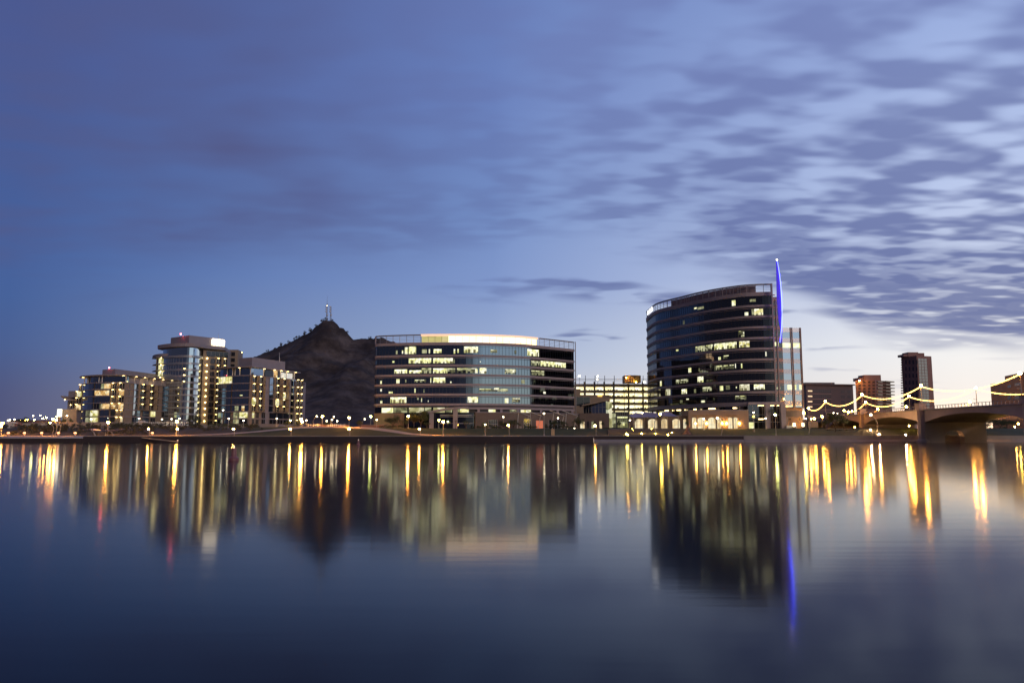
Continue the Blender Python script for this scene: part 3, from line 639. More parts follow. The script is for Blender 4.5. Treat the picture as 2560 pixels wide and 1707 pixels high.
# ================================================================== OFFICE TOWER B
def tower_b():
    H = 67.8; base = 5.3
    line = [(1619, 776), (1638, 760), (1665, 750.5), (1696, 743), (1743.5, 731), (1791, 721.5), (1849, 713), (1890, 710), (1928, 709)]
    pl = plan_from_line(line, H)
    F = Fac([(pl[0][0] + 2.5, pl[0][1] + 14), (pl[0][0] + .4, pl[0][1] + 5)] + pl, 3)
    pr = F.P[-1]
    t = thing('office_tower', (95, 365, base), 'tall curved dark-glass office tower with a blue lit fin at its right corner', 'office tower')
    zb_ = [16.2 + 4.66 * k for k in range(11)]
    zpar = 62.8 + 0.9
    back = [(pr.x + 4, pr.y + 36), (pl[0][0] + 12, pl[0][1] + 22)]
    mb = MB(); F.core(mb, 15.0, 63.5, back, -.6); mb.build('structure_core', 'dark', t)
    s1 = F.len
    for i, z in enumerate(zb_):
        mb = MB()
        if i == 0: F.strip(mb, 0, s1, z - 1.3, z + .5, -.4, .5)
        elif i == 10: F.strip(mb, 0, s1, z - .3, z + 1.4, -.4, .45)
        else: F.strip(mb, 0, s1, z - .48, z + .48, -.4, .42); F.strip(mb, 0, s1, z - 1.15, z - 1.0, -.4, .22)
        mb.build('floor_band', 'bandB', t)
    for i in range(10):
        z0, z1 = zb_[i] + .48, zb_[i + 1] - (.3 if i == 9 else .48)
        mb = MB(); F.strip(mb, 0, s1 - .1, z0 + .01, z1 - .01, -.5, 0); w = mb.build('window_ribbon', 'glassB', t)
        mb = MB(); n = int(s1 / 1.6)
        for k in range(n + 1): F.strip(mb, s1 * k / n - .045, s1 * k / n + .045, z0, z1, .005, .07)
        F.strip(mb, 0, s1, z1 - .85, z1 - .76, .005, .06)
        mb.build('mullions', 'dark', w)
    LR = [(9, 1830, 1839, .1, .75, 'room'), (9, 1735, 1742, .45, .65, 'room'), (9, 1744, 1760, .3, .6, 'dim'), (9, 1875, 1890, .4, .7, 'dim'),
          (8, 1862, 1871, .05, .45, 'room'), (8, 1886, 1908, .05, .8, 'homeg'), (8, 1880, 1886, .1, .8, 'dim'), (8, 1707, 1711, .1, .6, 'dim'),
          (6, 1846, 1861, .1, .85, 'dim'), (6, 1858, 1861, .5, .65, 'room'), (5, 1786, 1842, .1, .88, 'room'), (5, 1848, 1874, .12, .88, 'homeg'), (5, 1738, 1783, .1, .8, 'dim'), (5, 1754, 1757, .1, .6, 'room'), (5, 1777, 1781, .3, .85, 'room'), (5, 1690, 1696, .6, .85, 'room'),
          (4, 1914, 1917, .25, .8, 'room'), (4, 1796, 1802, .1, .45, 'room'), (4, 1808, 1822, .2, .6, 'dim'),
          (3, 1721, 1728, .2, .8, 'room'), (3, 1790, 1835, .2, .7, 'dim'), (3, 1838, 1840, .25, .8, 'room'), (3, 1853, 1856, .2, .75, 'room'), (3, 1746, 1749, .2, .6, 'dim'),
          (2, 1744, 1759, .1, .85, 'room'), (2, 1690, 1720, .2, .7, 'dim'), (2, 1650, 1654, .1, .8, 'room'),
          (1, 1704, 1717, .1, .7, 'room'), (1, 1664, 1676, .05, .9, 'lobby'), (1, 1757, 1780, .2, .75, 'dim'), (1, 1800, 1808, .2, .8, 'room'), (1, 1815, 1825, .3, .8, 'dim'), (1, 1849, 1874, .1, .85, 'lobby'), (1, 1885, 1912, .2, .8, 'room'), (1, 1840, 1843, .4, .6, 'room'), (1, 1735, 1740, .1, .6, 'dim'),
          (0, 1716, 1722, .6, .75, 'room'), (0, 1753, 1762, .15, .4, 'room'), (0, 1700, 1706, .2, .6, 'dim'), (0, 1838, 1866, .3, .8, 'dim')]
    for i, u0, u1, f0, f1, m_ in LR:
        z1, z0 = zb_[i + 1] - .5, zb_[i] + .5; h = z1 - z0; vm = 1000 - i * 26
        interior(F, t, u0, u1, vm, z0 + h * f0, z0 + h * f1, m_)
    # storey on columns, above the podium
    mb = MB(); F.core(mb, base, 15.0, back, -3.2); mb.build('ground_glazing', 'glassD', t)
    for u0, u1 in ((1652, 1668), (1683, 1700), (1725, 1736), (1763, 1776), (1826, 1832), (1900, 1912)):
        mb = MB(); F.strip(mb, F.s_of(u0, 1018), F.s_of(u1, 1018), 14.2, 14.6, -3.15, -2.0); mb.build('ceiling_light', 'soff', t)
    for u in (1640, 1672, 1703, 1742, 1791, 1851):
        p = F.at(F.s_of(u, 1018), -.9); MB().prism([(p.x - .75, p.y - .7), (p.x + .75, p.y - .7), (p.x + .75, p.y + .7), (p.x - .75, p.y + .7)], base, 14.9).build('column', 'band', t)
    # roof
    zt = zb_[10] + 1.4
    def screen(a, b_, step, name='roof_screen'):
        mb = MB(); n = max(1, int((b_ - a) / step))
        for k in range(n + 1):
            p = F.at(a + (b_ - a) * k / n, 0); mb.tube([(p.x, p.y, zt), (p.x, p.y, H)], .11, 4)
        for q in range(1, 5):
            z = zt + (H - zt) * q / 5; F.strip(mb, a, b_, z - .05, z + .05, -.08, .04)
        return mb.build(name, 'steel', t)
    screen(2, F.len - .1, 3.2)
    mb = MB(); F.strip(mb, 0, F.len, H - .55, H, -.3, .25); mb.build('roof_rim', 'steel', t)
    a, b_ = F.s_of(1668, 745), F.s_of(1888, 715)
    mb = MB(); F.strip(mb, a, b_, zt - .5, H - .35, -2.6, -2.2)
    mb.build('roof_screen_wall', M('roof_panel', (.30, .21, .21), .8, var=.08), t)
    mb = MB(); n = 14
    for k in range(n + 1): F.strip(mb, a + (b_ - a) * k / n - .09, a + (b_ - a) * k / n + .09, zt - .3, H - .55, .06, .24)
    mb.build('screen_post', 'band', t)
    # bright letters of the roof sign, too small to read
    mb = MB(); ss = F.s_of(1620.5, 778)
    sb = F.s_of(1634, 768)
    for k in range(11):
        q = ss + (sb - ss) * k / 11.0; hh = (1.4, 2.0, 1.4, 1.4, 2.0, 1.2, 2.1, 1.4, 1.4, 2.1, 1.4)[k]
        F.strip(mb, q, q + (sb - ss) * .07, zt + .9, zt + .9 + hh, .35, .5)
    mb.build('roof_sign', M('sign_letters', (.8, .8, .8), .5, emit=(1, 1, 1), es=3.0), t)
    # recessed shaft right of the corner
    x0, y0 = pr.x, pr.y
    S = Fac([(x0 + .2, y0 + 2.5), (at(1957, 900, y0 + 3).x, y0 + 3)])
    mb = MB(); S.core(mb, 15.5, 62.5, [(S.P[1].x, y0 + 30), (x0, y0 + 30)], -.5); mb.build('shaft_core', 'dark', t)
    for i, z in enumerate(zb_[:10] + [61.2]):
        mb = MB(); S.strip(mb, 0, S.len, z - .8, z + .75, -.4, .3); S.strip(mb, 0, S.len, z - 1.5, z - 1.3, -.4, .15); mb.build('floor_band', M('pink_band', (.50, .33, .29), .75) if i == 0 else bpy.data.materials['pink_band'], t)
        if i < 10:
            mb = MB(); S.strip(mb, 0, S.len, z + .75, (zb_[:10] + [61.2])[i + 1] - .8, -.4, 0); mb.build('window_ribbon', 'glassB', t)
    for i, f0, f1, m_ in ((5, .2, .85, 'room'), (1, .2, .5, 'dim')):
        z0 = zb_[i] + .8; mb = MB(); S.strip(mb, S.len * .25, S.len * .65, z0 + 3 * f0, z0 + 3 * f1, .005, .03); mb.build('lit_window', m_, t)
    mb = MB()
    for dx_ in (0.05, 1.6):
        mb.prism([(x0 + dx_ - .28, y0 - .5), (x0 + dx_ + .28, y0 - .5), (x0 + dx_ + .28, y0 + .6), (x0 + dx_ - .28, y0 + .6)], 15, H if dx_ < 1 else 61)
    for z in zb_: mb.box((x0 + .8, y0 + .1, z), (1.4, .5, .35))
    mb.build('corner_pylon', 'bandB', t)
    # entrance columns and lobby
    zc1 = zat(1011, 332)
    for u in (1919.5, 1958):
        p = at(u, 1060, 331); MB().prism([(p.x - 1.0, 330), (p.x + 1.0, 330), (p.x + 1.0, 332.2), (p.x - 1.0, 332.2)], base, zc1).build('entrance_column', 'band', t)
    xl, xr = at(1872, 1060, 334).x, at(1957, 1060, 334).x
    L = Fac([(xl, 334.5), (xr, 334.5)])
    mb = MB(); L.strip(mb, 0, L.len, base, zc1, -1.5, 0); w = mb.build('lobby_glazing', 'glassD', t)
    mb = MB()
    for z in (8.2, 11.2): L.strip(mb, 0, L.len, z - .08, z + .08, .01, .12)
    for k in range(8): L.strip(mb, L.len * k / 7 - .05, L.len * k / 7 + .05, base, zc1, .01, .1)
    mb.build('frame', 'white', w)
    mb = MB(); L.strip(mb, .2, L.len * .175, base, 8.0, .01, .05); mb.build('lit_doorway', 'room', w)
    mb = MB(); L.strip(mb, L.len * .3, L.len * .45, 9.2, 9.6, .01, .05); L.strip(mb, L.len * .3, L.len * .95, zc1 - .5, zc1 - .25, .01, .05); mb.build('ceiling_light', 'soff', w)
    mb = MB(); L.strip(mb, 0, L.len + 1, zc1, zc1 + 1.0, -1.5, 1.0); mb.build('entrance_lintel', 'bandB', t)
    # glass annex on the right
    YA = 352
    A = Fac([(at(1956, 900, YA).x, YA), (at(2005.5, 900, YA + 1).x, YA + 1.2)])
    za0, za1 = zat(1018, YA), zat(819, YA)
    mb = MB(); A.core(mb, za0, za1, [(A.P[1].x + 2, YA + 22), (A.P[0].x, YA + 22)], -.4); mb.build('annex_core', 'dark', t)
    per = 26.3 * YA / FPX * 1.0; z = za1; k = 0
    while z > za0 + 1:
        zlo = max(za0, z - per)
        mb = MB(); A.strip(mb, 0, A.len, z - per * .42, z, -.3, .0); mb.build('annex_spandrel', M('annex_spandrel', (.36, .37, .40), .25, .75) if k == 0 else bpy.data.materials['annex_spandrel'], t)
        if z - per * .42 > za0:
            mb = MB(); A.strip(mb, 0, A.len, zlo, z - per * .42, -.3, -.02); w = mb.build('window_ribbon', 'glassX', t)
            if k == 1:
                for a_, b_ in ((.04, .44), (.56, .95)): mb = MB(); A.strip(mb, A.len * a_, A.len * b_, zlo + .3, z - per * .46, .0, .03); mb.build('lit_pane', 'room', w)
            if k == 5:
                for a_, b_ in ((.2, .42), (.56, .65), (.8, .95)): mb = MB(); A.strip(mb, A.len * a_, A.len * b_, zlo + .3, z - per * .46, .0, .03); mb.build('lit_pane', 'room', w)
        z -= per; k += 1
    mb = MB()
    for f in (0, .46, .54, .94, 1.0): A.strip(mb, A.len * f - .15, A.len * f + .15, za0 - .5, za1 + .1, .0, .35)
    mb.build('annex_fin', M('pink_fin', (.40, .31, .28), .7), t)
    mb = MB(); A.core(mb, base, za0, [(A.P[1].x, YA + 18), (A.P[0].x, YA + 18)], -1.5); mb.build('annex_base', 'tan', t)
    # fin; the blue neon light on it is put into its colour and glow
    YF = 329
    lft = [(1941, 656), (1941.2, 672), (1942.5, 740), (1947, 800), (1955, 838), (1955, 857)]
    rgt = [(1942.6, 651), (1948.8, 690), (1952.8, 730), (1954.8, 770), (1955.6, 810), (1955.6, 857)]
    vs = []; fs = []
    for (a_, b_) in zip(lft, rgt):
        for (u, v) in (a_, b_):
            p = at(u, v, YF); vs += [(p.x, YF, p.z), (p.x, YF + .5, p.z)]
    for k in range(len(lft) - 1):
        q = 4 * k; fs += [(q, q + 2, q + 6, q + 4), (q + 1, q + 5, q + 7, q + 3), (q, q + 4, q + 5, q + 1), (q + 2, q + 3, q + 7, q + 6)]
    fs += [(0, 1, 3, 2), (q + 4, q + 6, q + 7, q + 5)]
    f_ = MB().add(vs, fs).build('spire_fin', 'fin', t)
    pts = [at(u, v, YF - .1) for u, v in ((1942.6, 651), (1946, 668), (1949.2, 690), (1951.5, 710), (1953, 730), (1954.5, 755), (1955, 775), (1955, 795), (1954, 820), (1952, 840), (1950, 856))]
    MB().tube(pts, [.08, .12, .15, .17, .19, .2, .2, .2, .18, .14, .08], 6).build('neon_edge', 'bluel', f_)
    MB().ball(at(1942.4, 650, YF), .28).build('tip_light', 'lamw', f_)
    return F
FB = tower_b()

# ================================================================== CONDOMINIUMS (three blocks on the left)
def fac(pts, smooth=0, v=960): return Fac([(ray(u, v)[0] * Y, Y) for u, Y in pts], smooth)
def bays(F, root, us, zs, side=-1, depth=1.7, lit=1.0, mat='tan', rnd=random.Random(5), fin=True):
    """recessed-looking balconies: one part per storey and bay, each with its railing, door and lamp"""
    for u0, u1 in us:
        a, b = F.s_of(u0, 1000), F.s_of(u1, 1000)
        if a > b: a, b = b, a
        for z0, z1 in zs:
            mb = MB(); F.strip(mb, a, b, z0, z0 + .28, .02, depth)
            if fin:
                F.strip(mb, a - .18, a, z0, z1, .02, depth * .45); F.strip(mb, b, b + .18, z0, z1, .02, depth - .1)
            bal = mb.build('balcony', mat, root)
            mb = MB(); n = max(3, int((b - a) / .8))
            F.strip(mb, a, b, z0 + 1.22, z0 + 1.32, depth - .12, depth)
            for k in range(n + 1): F.strip(mb, a + (b - a) * k / n - .03, a + (b - a) * k / n + .03, z0 + .28, z0 + 1.22, depth - .1, depth - .04)
            mb.build('railing', 'rail', bal)
            mb = MB(); m_ = 'wdark' if rnd.random() > .13 else ('homeg' if rnd.random() > .5 else 'homey')
            F.strip(mb, a + (b - a) * .12, a + (b - a) * .9, z0 + .3, z1 - .35, .03, .08); d = mb.build('balcony_door', m_, bal)
            mb = MB(); F.strip(mb, a + (b - a) * .5 - .06, a + (b - a) * .5 + .06, z0 + .3, z1 - .35, .085, .13)
            F.strip(mb, a + (b - a) * .12, a + (b - a) * .12 + .1, z0 + .3, z1 - .35, .085, .13)
            mb.build('door_frame', 'white', d)
            if rnd.random() < lit:
                q = a + (b - a) * (.30 if side < 0 else .7); p = F.at(q, depth * .6)
                MB().lathe((p.x, p.y, z1 - .34), [(.42, 0), (.42, .12)], 8).build('balcony_lamp', 'bal', bal)
def levels(zl): return [(zl[i + 1], zl[i]) for i in range(len(zl) - 1)]
def slots(F, root, u, zs, mat='wdark'):
    for z0, z1 in zs:
        mb = MB(); a = F.s_of(u, 1000)
        for q in range(3):
            z = z0 + .5 + q * .85; F.strip(mb, a - .35, a + .35, z, z + .5, .02, .05)
        mb.build('slot_window', mat, root)
def wallband(F, root, u0, u1, z0, z1, mat, d0=-.3, d1=.05, name='wall', ):
    mb = MB(); F.strip(mb, F.s_of(u0, 1000), F.s_of(u1, 1000), z0, z1, d0, d1); return mb.build(name, mat, root)
def glazed(F, root, u0, u1, z0, z1, mat, name='window', d=.06, n=0):
    mb = MB(); a, b = F.s_of(u0, 1000), F.s_of(u1, 1000); F.strip(mb, a, b, z0, z1, -.2, d); w = mb.build(name, mat, root)
    if n:
        mb = MB()
        for k in range(n + 1): F.strip(mb, a + (b - a) * k / n - .05, a + (b - a) * k / n + .05, z0, z1, d + .005, d + .07)
        mb.build('frame', 'dark' if mat in ('glassC', 'glassR') else 'steel', w)
    return w
def slab(pts, z0, z1, root, name='roof', mat='mauve'):
    return MB().prism(pts, z0, z1).build(name, mat, root)
def offs(F, us, d): return [tuple(F.at(F.s_of(u, 950), d)) for u in us]
GB = 7.2

def condo_left():
    L = fac([(206, 384), (214, 380), (232, 375), (254, 372), (276, 370.8), (316, 370)], 2); Rr = fac([(316, 370), (470, 419)])
    zl = [zat(v, 371) for v in (939.5, 956.4, 972.9, 989.8, 1006.7, 1023.6, 1041.0, 1056)]
    lv = levels(zl)
    t = thing('condominium_block', (-190, 385, GB), 'long low condominium block with balconies, left of the round-fronted tower', 'apartment building')
    c, e, w0 = Rr.P[0], Rr.P[1], L.P[0]
    mb = MB(); L.core(mb, GB - 1, zl[1], [(-178, 400), (w0.x + 7, w0.y + 16)], -.3); mb.build('left_wall', 'tan', t)
    mb = MB(); Rr.core(mb, GB - 1, zl[1], [(e.x - 12, e.y + 6), (c.x - 12, c.y + 12)], -.3); mb.build('right_wall', 'tan', t)
    mb = MB(); L.core(mb, zl[1], zl[0], [(-176, 400), (w0.x + 12, w0.y + 14)], -2.0); Rr.core(mb, zl[1], zl[0], [(e.x - 12, e.y + 4), (c.x - 10, c.y + 12)], -2.2, b=Rr.len - 4); mb.build('top_storey_wall', 'mauve', t)
    # glazed bays of the curved front
    for i, (z0, z1) in enumerate(lv):
        mb = MB(); L.strip(mb, 0, L.len, z1 - .22, z1 + .2, -.3, .45); Rr.strip(mb, 0, Rr.len, z1 - .16, z1 + .14, -.3, .18); mb.build('floor_edge', 'band', t)
        if i == 0:
            glazed(L, t, 222, 256, z0 + .3, z1 - .3, 'glassC', d=-1.9, n=5); glazed(L, t, 257, 314, z0 + .3, z1 - .3, 'glassC', d=-1.9, n=5)
            for u in (213, 222, 249, 257, 316): p = L.at(L.s_of(u, 950), .3); MB().tube([(p.x, p.y, z0), (p.x, p.y, z1)], .22, 6).build('column', 'white', t)
            for k in range(9):
                u = 322 + k * 16; glazed(Rr, t, u, u + 11, z0 + .3, z1 - .4, ('glassR', 'wdark', 'glassC')[k % 3], d=-2.1, n=2)
                p = Rr.at(Rr.s_of(u + 13, 950), .2); MB().tube([(p.x, p.y, z0), (p.x, p.y, z1 + .1)], .14, 5).build('column', 'white', t)
        elif i < 5:
            glazed(L, t, 207, 233, z0 + .25, z1 - .25, 'glassC', d=.05)
            lit = {1: [(251, 262, 'dim'), (259, 268, 'homey'), (267, 277, 'homey')], 2: [(236, 272, 'homey')], 3: [], 4: [(250, 257, 'dim'), (254, 275, 'homey')]}[i]
            glazed(L, t, 236, 275, z0 + .25, z1 - .25, 'glassC' if i != 4 else 'wdark', d=.05, n=5)
            for u0, u1, m_ in lit: glazed(L, t, u0, u1, z0 + .35, z1 - .5, m_, 'lit_window', d=.12)
        else:
            for u0, u1, m_ in (((206, 216, 'wdark'), (217, 226, 'dim'), (228, 246, 'homeg'), (252, 274, 'glassC'), (279, 292, 'glassC'))): glazed(L, t, u0, u1, z0 + .3, z1 - .3, m_, d=.05, n=2)
            for u0, u1, m_ in ((333, 352, 'glassC'), (359, 374, 'glassC'), (379, 390, 'homeg' if i == 5 else 'wdark'), (406, 418, 'wdark'), (428, 440, 'wdark'), (446, 460, 'wdark')): glazed(Rr, t, u0, u1, z0 + .35, z1 - .35, m_, d=.05, n=2)
    bays(L, t, [(278, 293), (295, 313)], lv[1:5], depth=1.3)
    bays(L, t, [(293, 300), (303, 312)], lv[5:7], depth=1.0)
    bays(Rr, t, [(346, 366), (368, 386), (418, 434), (438, 455)], lv[1:5])
    slots(Rr, t, 395, lv[1:5]); slots(Rr, t, 322, lv[1:5])
    for i in range(1, 5):
        glazed(Rr, t, 334, 344, lv[i][0] + .2, lv[i][1] - .2, 'glassC'); glazed(Rr, t, 406, 416, lv[i][0] + .2, lv[i][1] - .2, 'glassC')
    # the return with white parapets at the far end
    E = fac([(464, 417), (482, 415)])
    mb = MB(); E.core(mb, GB - 1, zl[1] - .5, [(E.P[1].x + 3, 428), (E.P[0].x, 428)]); mb.build('end_wall', 'mauve', t)
    for i in range(1, 5):
        mb = MB(); E.strip(mb, 0, E.len, lv[i][0] + .1, lv[i][0] + 1.3, .8, 1.0); E.strip(mb, 0, E.len, lv[i][0] - .1, lv[i][0] + .1, 0, 1.0); b_ = mb.build('balcony', 'white', t)
        mb = MB(); E.strip(mb, .3, E.len - .3, lv[i][0] + .3, lv[i][1] - .4, .01, .06); mb.build('balcony_door', 'homeg' if i == 4 else 'wdark', b_)
    # roof slab with downlights, penthouse
    us = [316, 276, 254, 232, 214, 206]
    polyL = [tuple(Vector(p)) for p in [(w0.x - 2.2, w0.y + 1)] + offs(L, [214, 232, 254, 276, 315], 2.2)] + [(c.x + 1.6, c.y - 2.2), (e.x + 3, e.y + 4), (e.x - 13, e.y + 8), (w0.x + 8, w0.y + 18)]
    slab(polyL, zl[0], zl[0] + .55, t)
    slab([(at(256, 930, 379).x, 379), (at(288, 930, 374).x, 374), (at(400, 930, 410).x, 410), (at(380, 930, 424).x, 424)], zl[0] + .55, zat(922, 374), t, 'penthouse')
    for (F, u) in ((L, 213), (L, 311), (Rr, 336), (Rr, 358), (Rr, 382), (Rr, 404), (Rr, 430)):
        p = F.at(F.s_of(u, 950), 1.0); MB().lathe((p.x, p.y, zl[0] - .14), [(.45, 0), (.45, .12)], 8).build('soffit_lamp', 'soff', t)
    p = at(273, 919, 376); MB().ball(p, .32, 6).build('roof_beacon', 'red', t)
    # stepped balconies and the small wing with the upswept canopy
    S = fac([(189, 386), (207, 383)])
    bays(S, t, [(190, 205)], lv[2:5], depth=1.2); bays(S, t, [(199, 210)], lv[1:2], depth=1.0)
    mb = MB(); S.core(mb, GB - 1, zl[2], [(S.P[1].x + 4, 398), (S.P[0].x + 2, 398)]); mb.build('stepped_wall', 'mauve', t)
    Wg = fac([(172, 388), (190, 387)])
    mb = MB(); Wg.core(mb, GB - 1, zat(1001, 388), [(Wg.P[1].x + 2, 398), (Wg.P[0].x, 398)]); mb.build('wing_wall', 'mauve', t)
    slab([(at(171, 985, 390).x, 390), (at(190, 985, 389).x, 389), (at(190, 985, 398).x, 398), (at(171, 985, 398).x, 398)], zat(993, 389), zat(977, 389), t, 'wing_penthouse')
    can = [(158, 992), (164, 997), (172, 1000), (182, 1001), (192, 1002)]
    vs = []; 
    for u, v in can:
        p = at(u, v, 385); vs += [(p.x, 383, p.z), (p.x, 396, p.z), (p.x, 396, p.z + .5), (p.x, 383, p.z + .5)]
    fs = []
    for k in range(4): q = 4 * k; fs += [(q, q + 4, q + 5, q + 1), (q + 1, q + 5, q + 6, q + 2), (q + 2, q + 6, q + 7, q + 3), (q + 3, q + 7, q + 4, q)]
    MB().add(vs, fs + [(0, 1, 2, 3), (19, 18, 17, 16)]).build('upswept_canopy', 'tan', t)
    p = at(162, 999, 382); MB().ball(p, .3, 6).build('canopy_lamp', 'soff', t)
    for u in (178, 184): glazed(Wg, t, u, u + 3, zat(1023, 388), zat(1004, 388), 'wdark', n=1)
    for z0, z1 in lv[4:7]:
        mb = MB(); Wg.strip(mb, Wg.len * .4, Wg.len, z0, z0 + .25, 0, 1.0); b_ = mb.build('balcony', 'tan', t)
        p = Wg.at(Wg.len * .55, .5); MB().ball((p.x, p.y, z1 - .4), .2, 6).build('balcony_lamp', 'bal', b_)
condo_left()

def condo_right():
    L = fac([(544, 382), (556, 378), (580, 374.2), (605, 371.6), (626, 370)], 2); Rr = fac([(626, 370), (741, 400)])
    zl = [zat(v, 371) for v in (919, 938.5, 957.8, 975.7, 993.6, 1011.4, 1028.6, 1046, 1060)]
    lv = levels(zl)
    t = thing('condominium_block', (-110, 385, 6.5), 'condominium block with a wide flat eave, between the round tower and the hill', 'apartment building')
    c, e, w0 = Rr.P[0], Rr.P[1], L.P[0]
    mb = MB(); L.core(mb, 5.5, zl[1], [(-112, 398), (w0.x + 7, w0.y + 16)], -.3); mb.build('left_wall', 'tan', t)
    mb = MB(); Rr.core(mb, 5.5, zl[1], [(e.x - 14, e.y + 4), (c.x - 10, c.y + 12)], -.3); mb.build('right_wall', 'mauve', t)
    mb = MB(); L.core(mb, zl[1], zl[0], [(-116, 396), (w0.x + 9, w0.y + 12)], -2.4); Rr.core(mb, zl[1], zl[0], [(e.x - 12, e.y + 1), (c.x - 8, c.y + 12)], -3.0, b=Rr.len - 3); mb.build('top_storey_wall', 'mauve', t)
    for i, (z0, z1) in enumerate(lv):
        mb = MB(); L.strip(mb, 0, L.len, z1 - .2, z1 + .2, -.3, .4); Rr.strip(mb, 0, Rr.len, z1 - .14, z1 + .12, -.3, .16)
        if i: mb.build('floor_edge', 'band', t)
        if i == 0:
            for u0, u1 in ((545, 566), (568, 578), (586, 596), (599, 625)): glazed(L, t, u0, u1, z0 + .3, z1 - .3, 'glassC', d=-2.3, n=3)
            for u0, u1, m_ in ((632, 656, 'glassC'), (661, 682, 'wdark'), (686, 692, 'homey'), (694, 702, 'wdark')): glazed(Rr, t, u0, u1, z0 + .3, z1 - .3, m_, d=-2.9, n=2)
            for u0, u1 in ((699, 708), (715, 730)): glazed(Rr, t, u0, u1, z0 + .2, z1 - .8, M('lit_white_panel', (.8, .8, .8), .6, emit=(.85, .9, .80), es=.45) if u0 < 700 else bpy.data.materials['lit_white_panel'], 'lit_panel', d=-2.85)
            for F, us in ((L, (544, 567, 580, 586, 598, 625)), (Rr, (659, 684, 701, 716, 736))):
                for u in us: p = F.at(F.s_of(u, 950), -.2); MB().tube([(p.x, p.y, z0), (p.x, p.y, z1)], .25, 6).build('column', 'white', t)
        elif i < 6:
            glazed(L, t, 545, 577, z0 + .25, z1 - .25, 'homeg' if i == 1 else 'glassC', d=.04, n=5)
            glazed(L, t, 580, 621, z0 + .25, z1 - .25, 'glassC', d=.04, n=6)
            if i == 5: glazed(L, t, 588, 597, z0 + .4, z1 - .6, 'dim', 'lit_window', d=.1); glazed(L, t, 605, 612, z0 + .4, z1 - .6, 'homey', 'lit_window', d=.1)
            if i == 3: glazed(L, t, 599, 606, z0 + .9, z0 + 1.3, 'room', 'lit_window', d=.1)
        else:
            for u0, u1, m_ in ((546, 560, 'glassC'), (563, 577, 'glassC'), (585, 598, 'dim'), (600, 620, 'homeg' if i == 6 else 'wdark')): glazed(L, t, u0, u1, z0 + .3, z1 - .3, m_, d=.04, n=2)
            for u0, u1, m_ in ((632, 637, 'homeg'), (642, 648, 'wdark'), (656, 664, 'wdark'), (675, 692, 'glassC'), (695, 708, 'glassC'), (710, 723, 'glassC'), (727, 738, 'wdark')): glazed(Rr, t, u0, u1, z0 + .35, z1 - .3, m_ if i == 6 else 'wdark', d=.05, n=2)
    bays(Rr, t, [(627, 641), (643, 657)], lv[1:6], depth=1.4)
    bays(Rr, t, [(685, 699), (701, 715)], lv[1:6], depth=2.0)
    slots(Rr, t, 661, lv[1:6]); slots(Rr, t, 717, lv[1:6])
    for i in range(1, 6):
        glazed(Rr, t, 673, 683, lv[i][0] + .2, lv[i][1] - .2, 'glassC'); glazed(Rr, t, 727, 737, lv[i][0] + .2, lv[i][1] - .2, 'glassC' if i < 5 else 'wdark')
    E = fac([(738, 397), (758, 401)])
    mb = MB(); E.core(mb, 5.5, zl[1] - .8, [(E.P[1].x - 1, 410), (E.P[0].x, 410)], -1.6); mb.build('end_wall', 'mauve', t)
    bays(E, t, [(738.5, 748), (748.5, 757)], lv[1:8], depth=1.6, fin=False)
    poly = [(w0.x - 1.8, w0.y + .5)] + offs(L, [556, 580, 605], 2.4) + [(c.x + 1.4, c.y - 2.6), (at(752, 928, 405).x, 405), (e.x - 14, e.y + 12), (w0.x + 8, w0.y + 18)]
    slab(poly, zl[0], zl[0] + .5, t)
    slab([(at(598, 905, 380).x, 380), (at(630, 905, 375).x, 375), (at(713, 905, 398).x, 398), (at(690, 905, 412).x, 412)], zl[0] + .5, zat(893.5, 376), t, 'penthouse')
    slab([(at(744, 950, 401).x, 401), (at(765, 953, 403).x, 403), (at(762, 953, 410).x, 410), (at(744, 950, 410).x, 410)], zl[1] - 1.6, zl[1] - 1.3, t, 'side_canopy')
    for F, u in ((Rr, 657), (Rr, 683), (Rr, 700), (Rr, 716), (Rr, 736), (L, 600)):
        p = F.at(F.s_of(u, 950), .8); MB().lathe((p.x, p.y, zl[0] - .14), [(.5, 0), (.5, .12)], 8).build('soffit_lamp', 'soff', t)
    p = at(698.5, 904, 392); MB().tube([p, at(698.5, 881, 392)], [.2, .06], 5).build('antenna', 'white', t)
    # entrance stair and retaining wall
    St = fac([(640, 356), (700, 352)])
    mb = MB()
    for k in range(5): St.strip(mb, St.len * (.1 * k), St.len, 5.5, 7.6 - .4 * k, -.6 * 0 + k * .5, .5 + k * .5)
    mb.build('entrance_stair', 'conc', t)
condo_right()

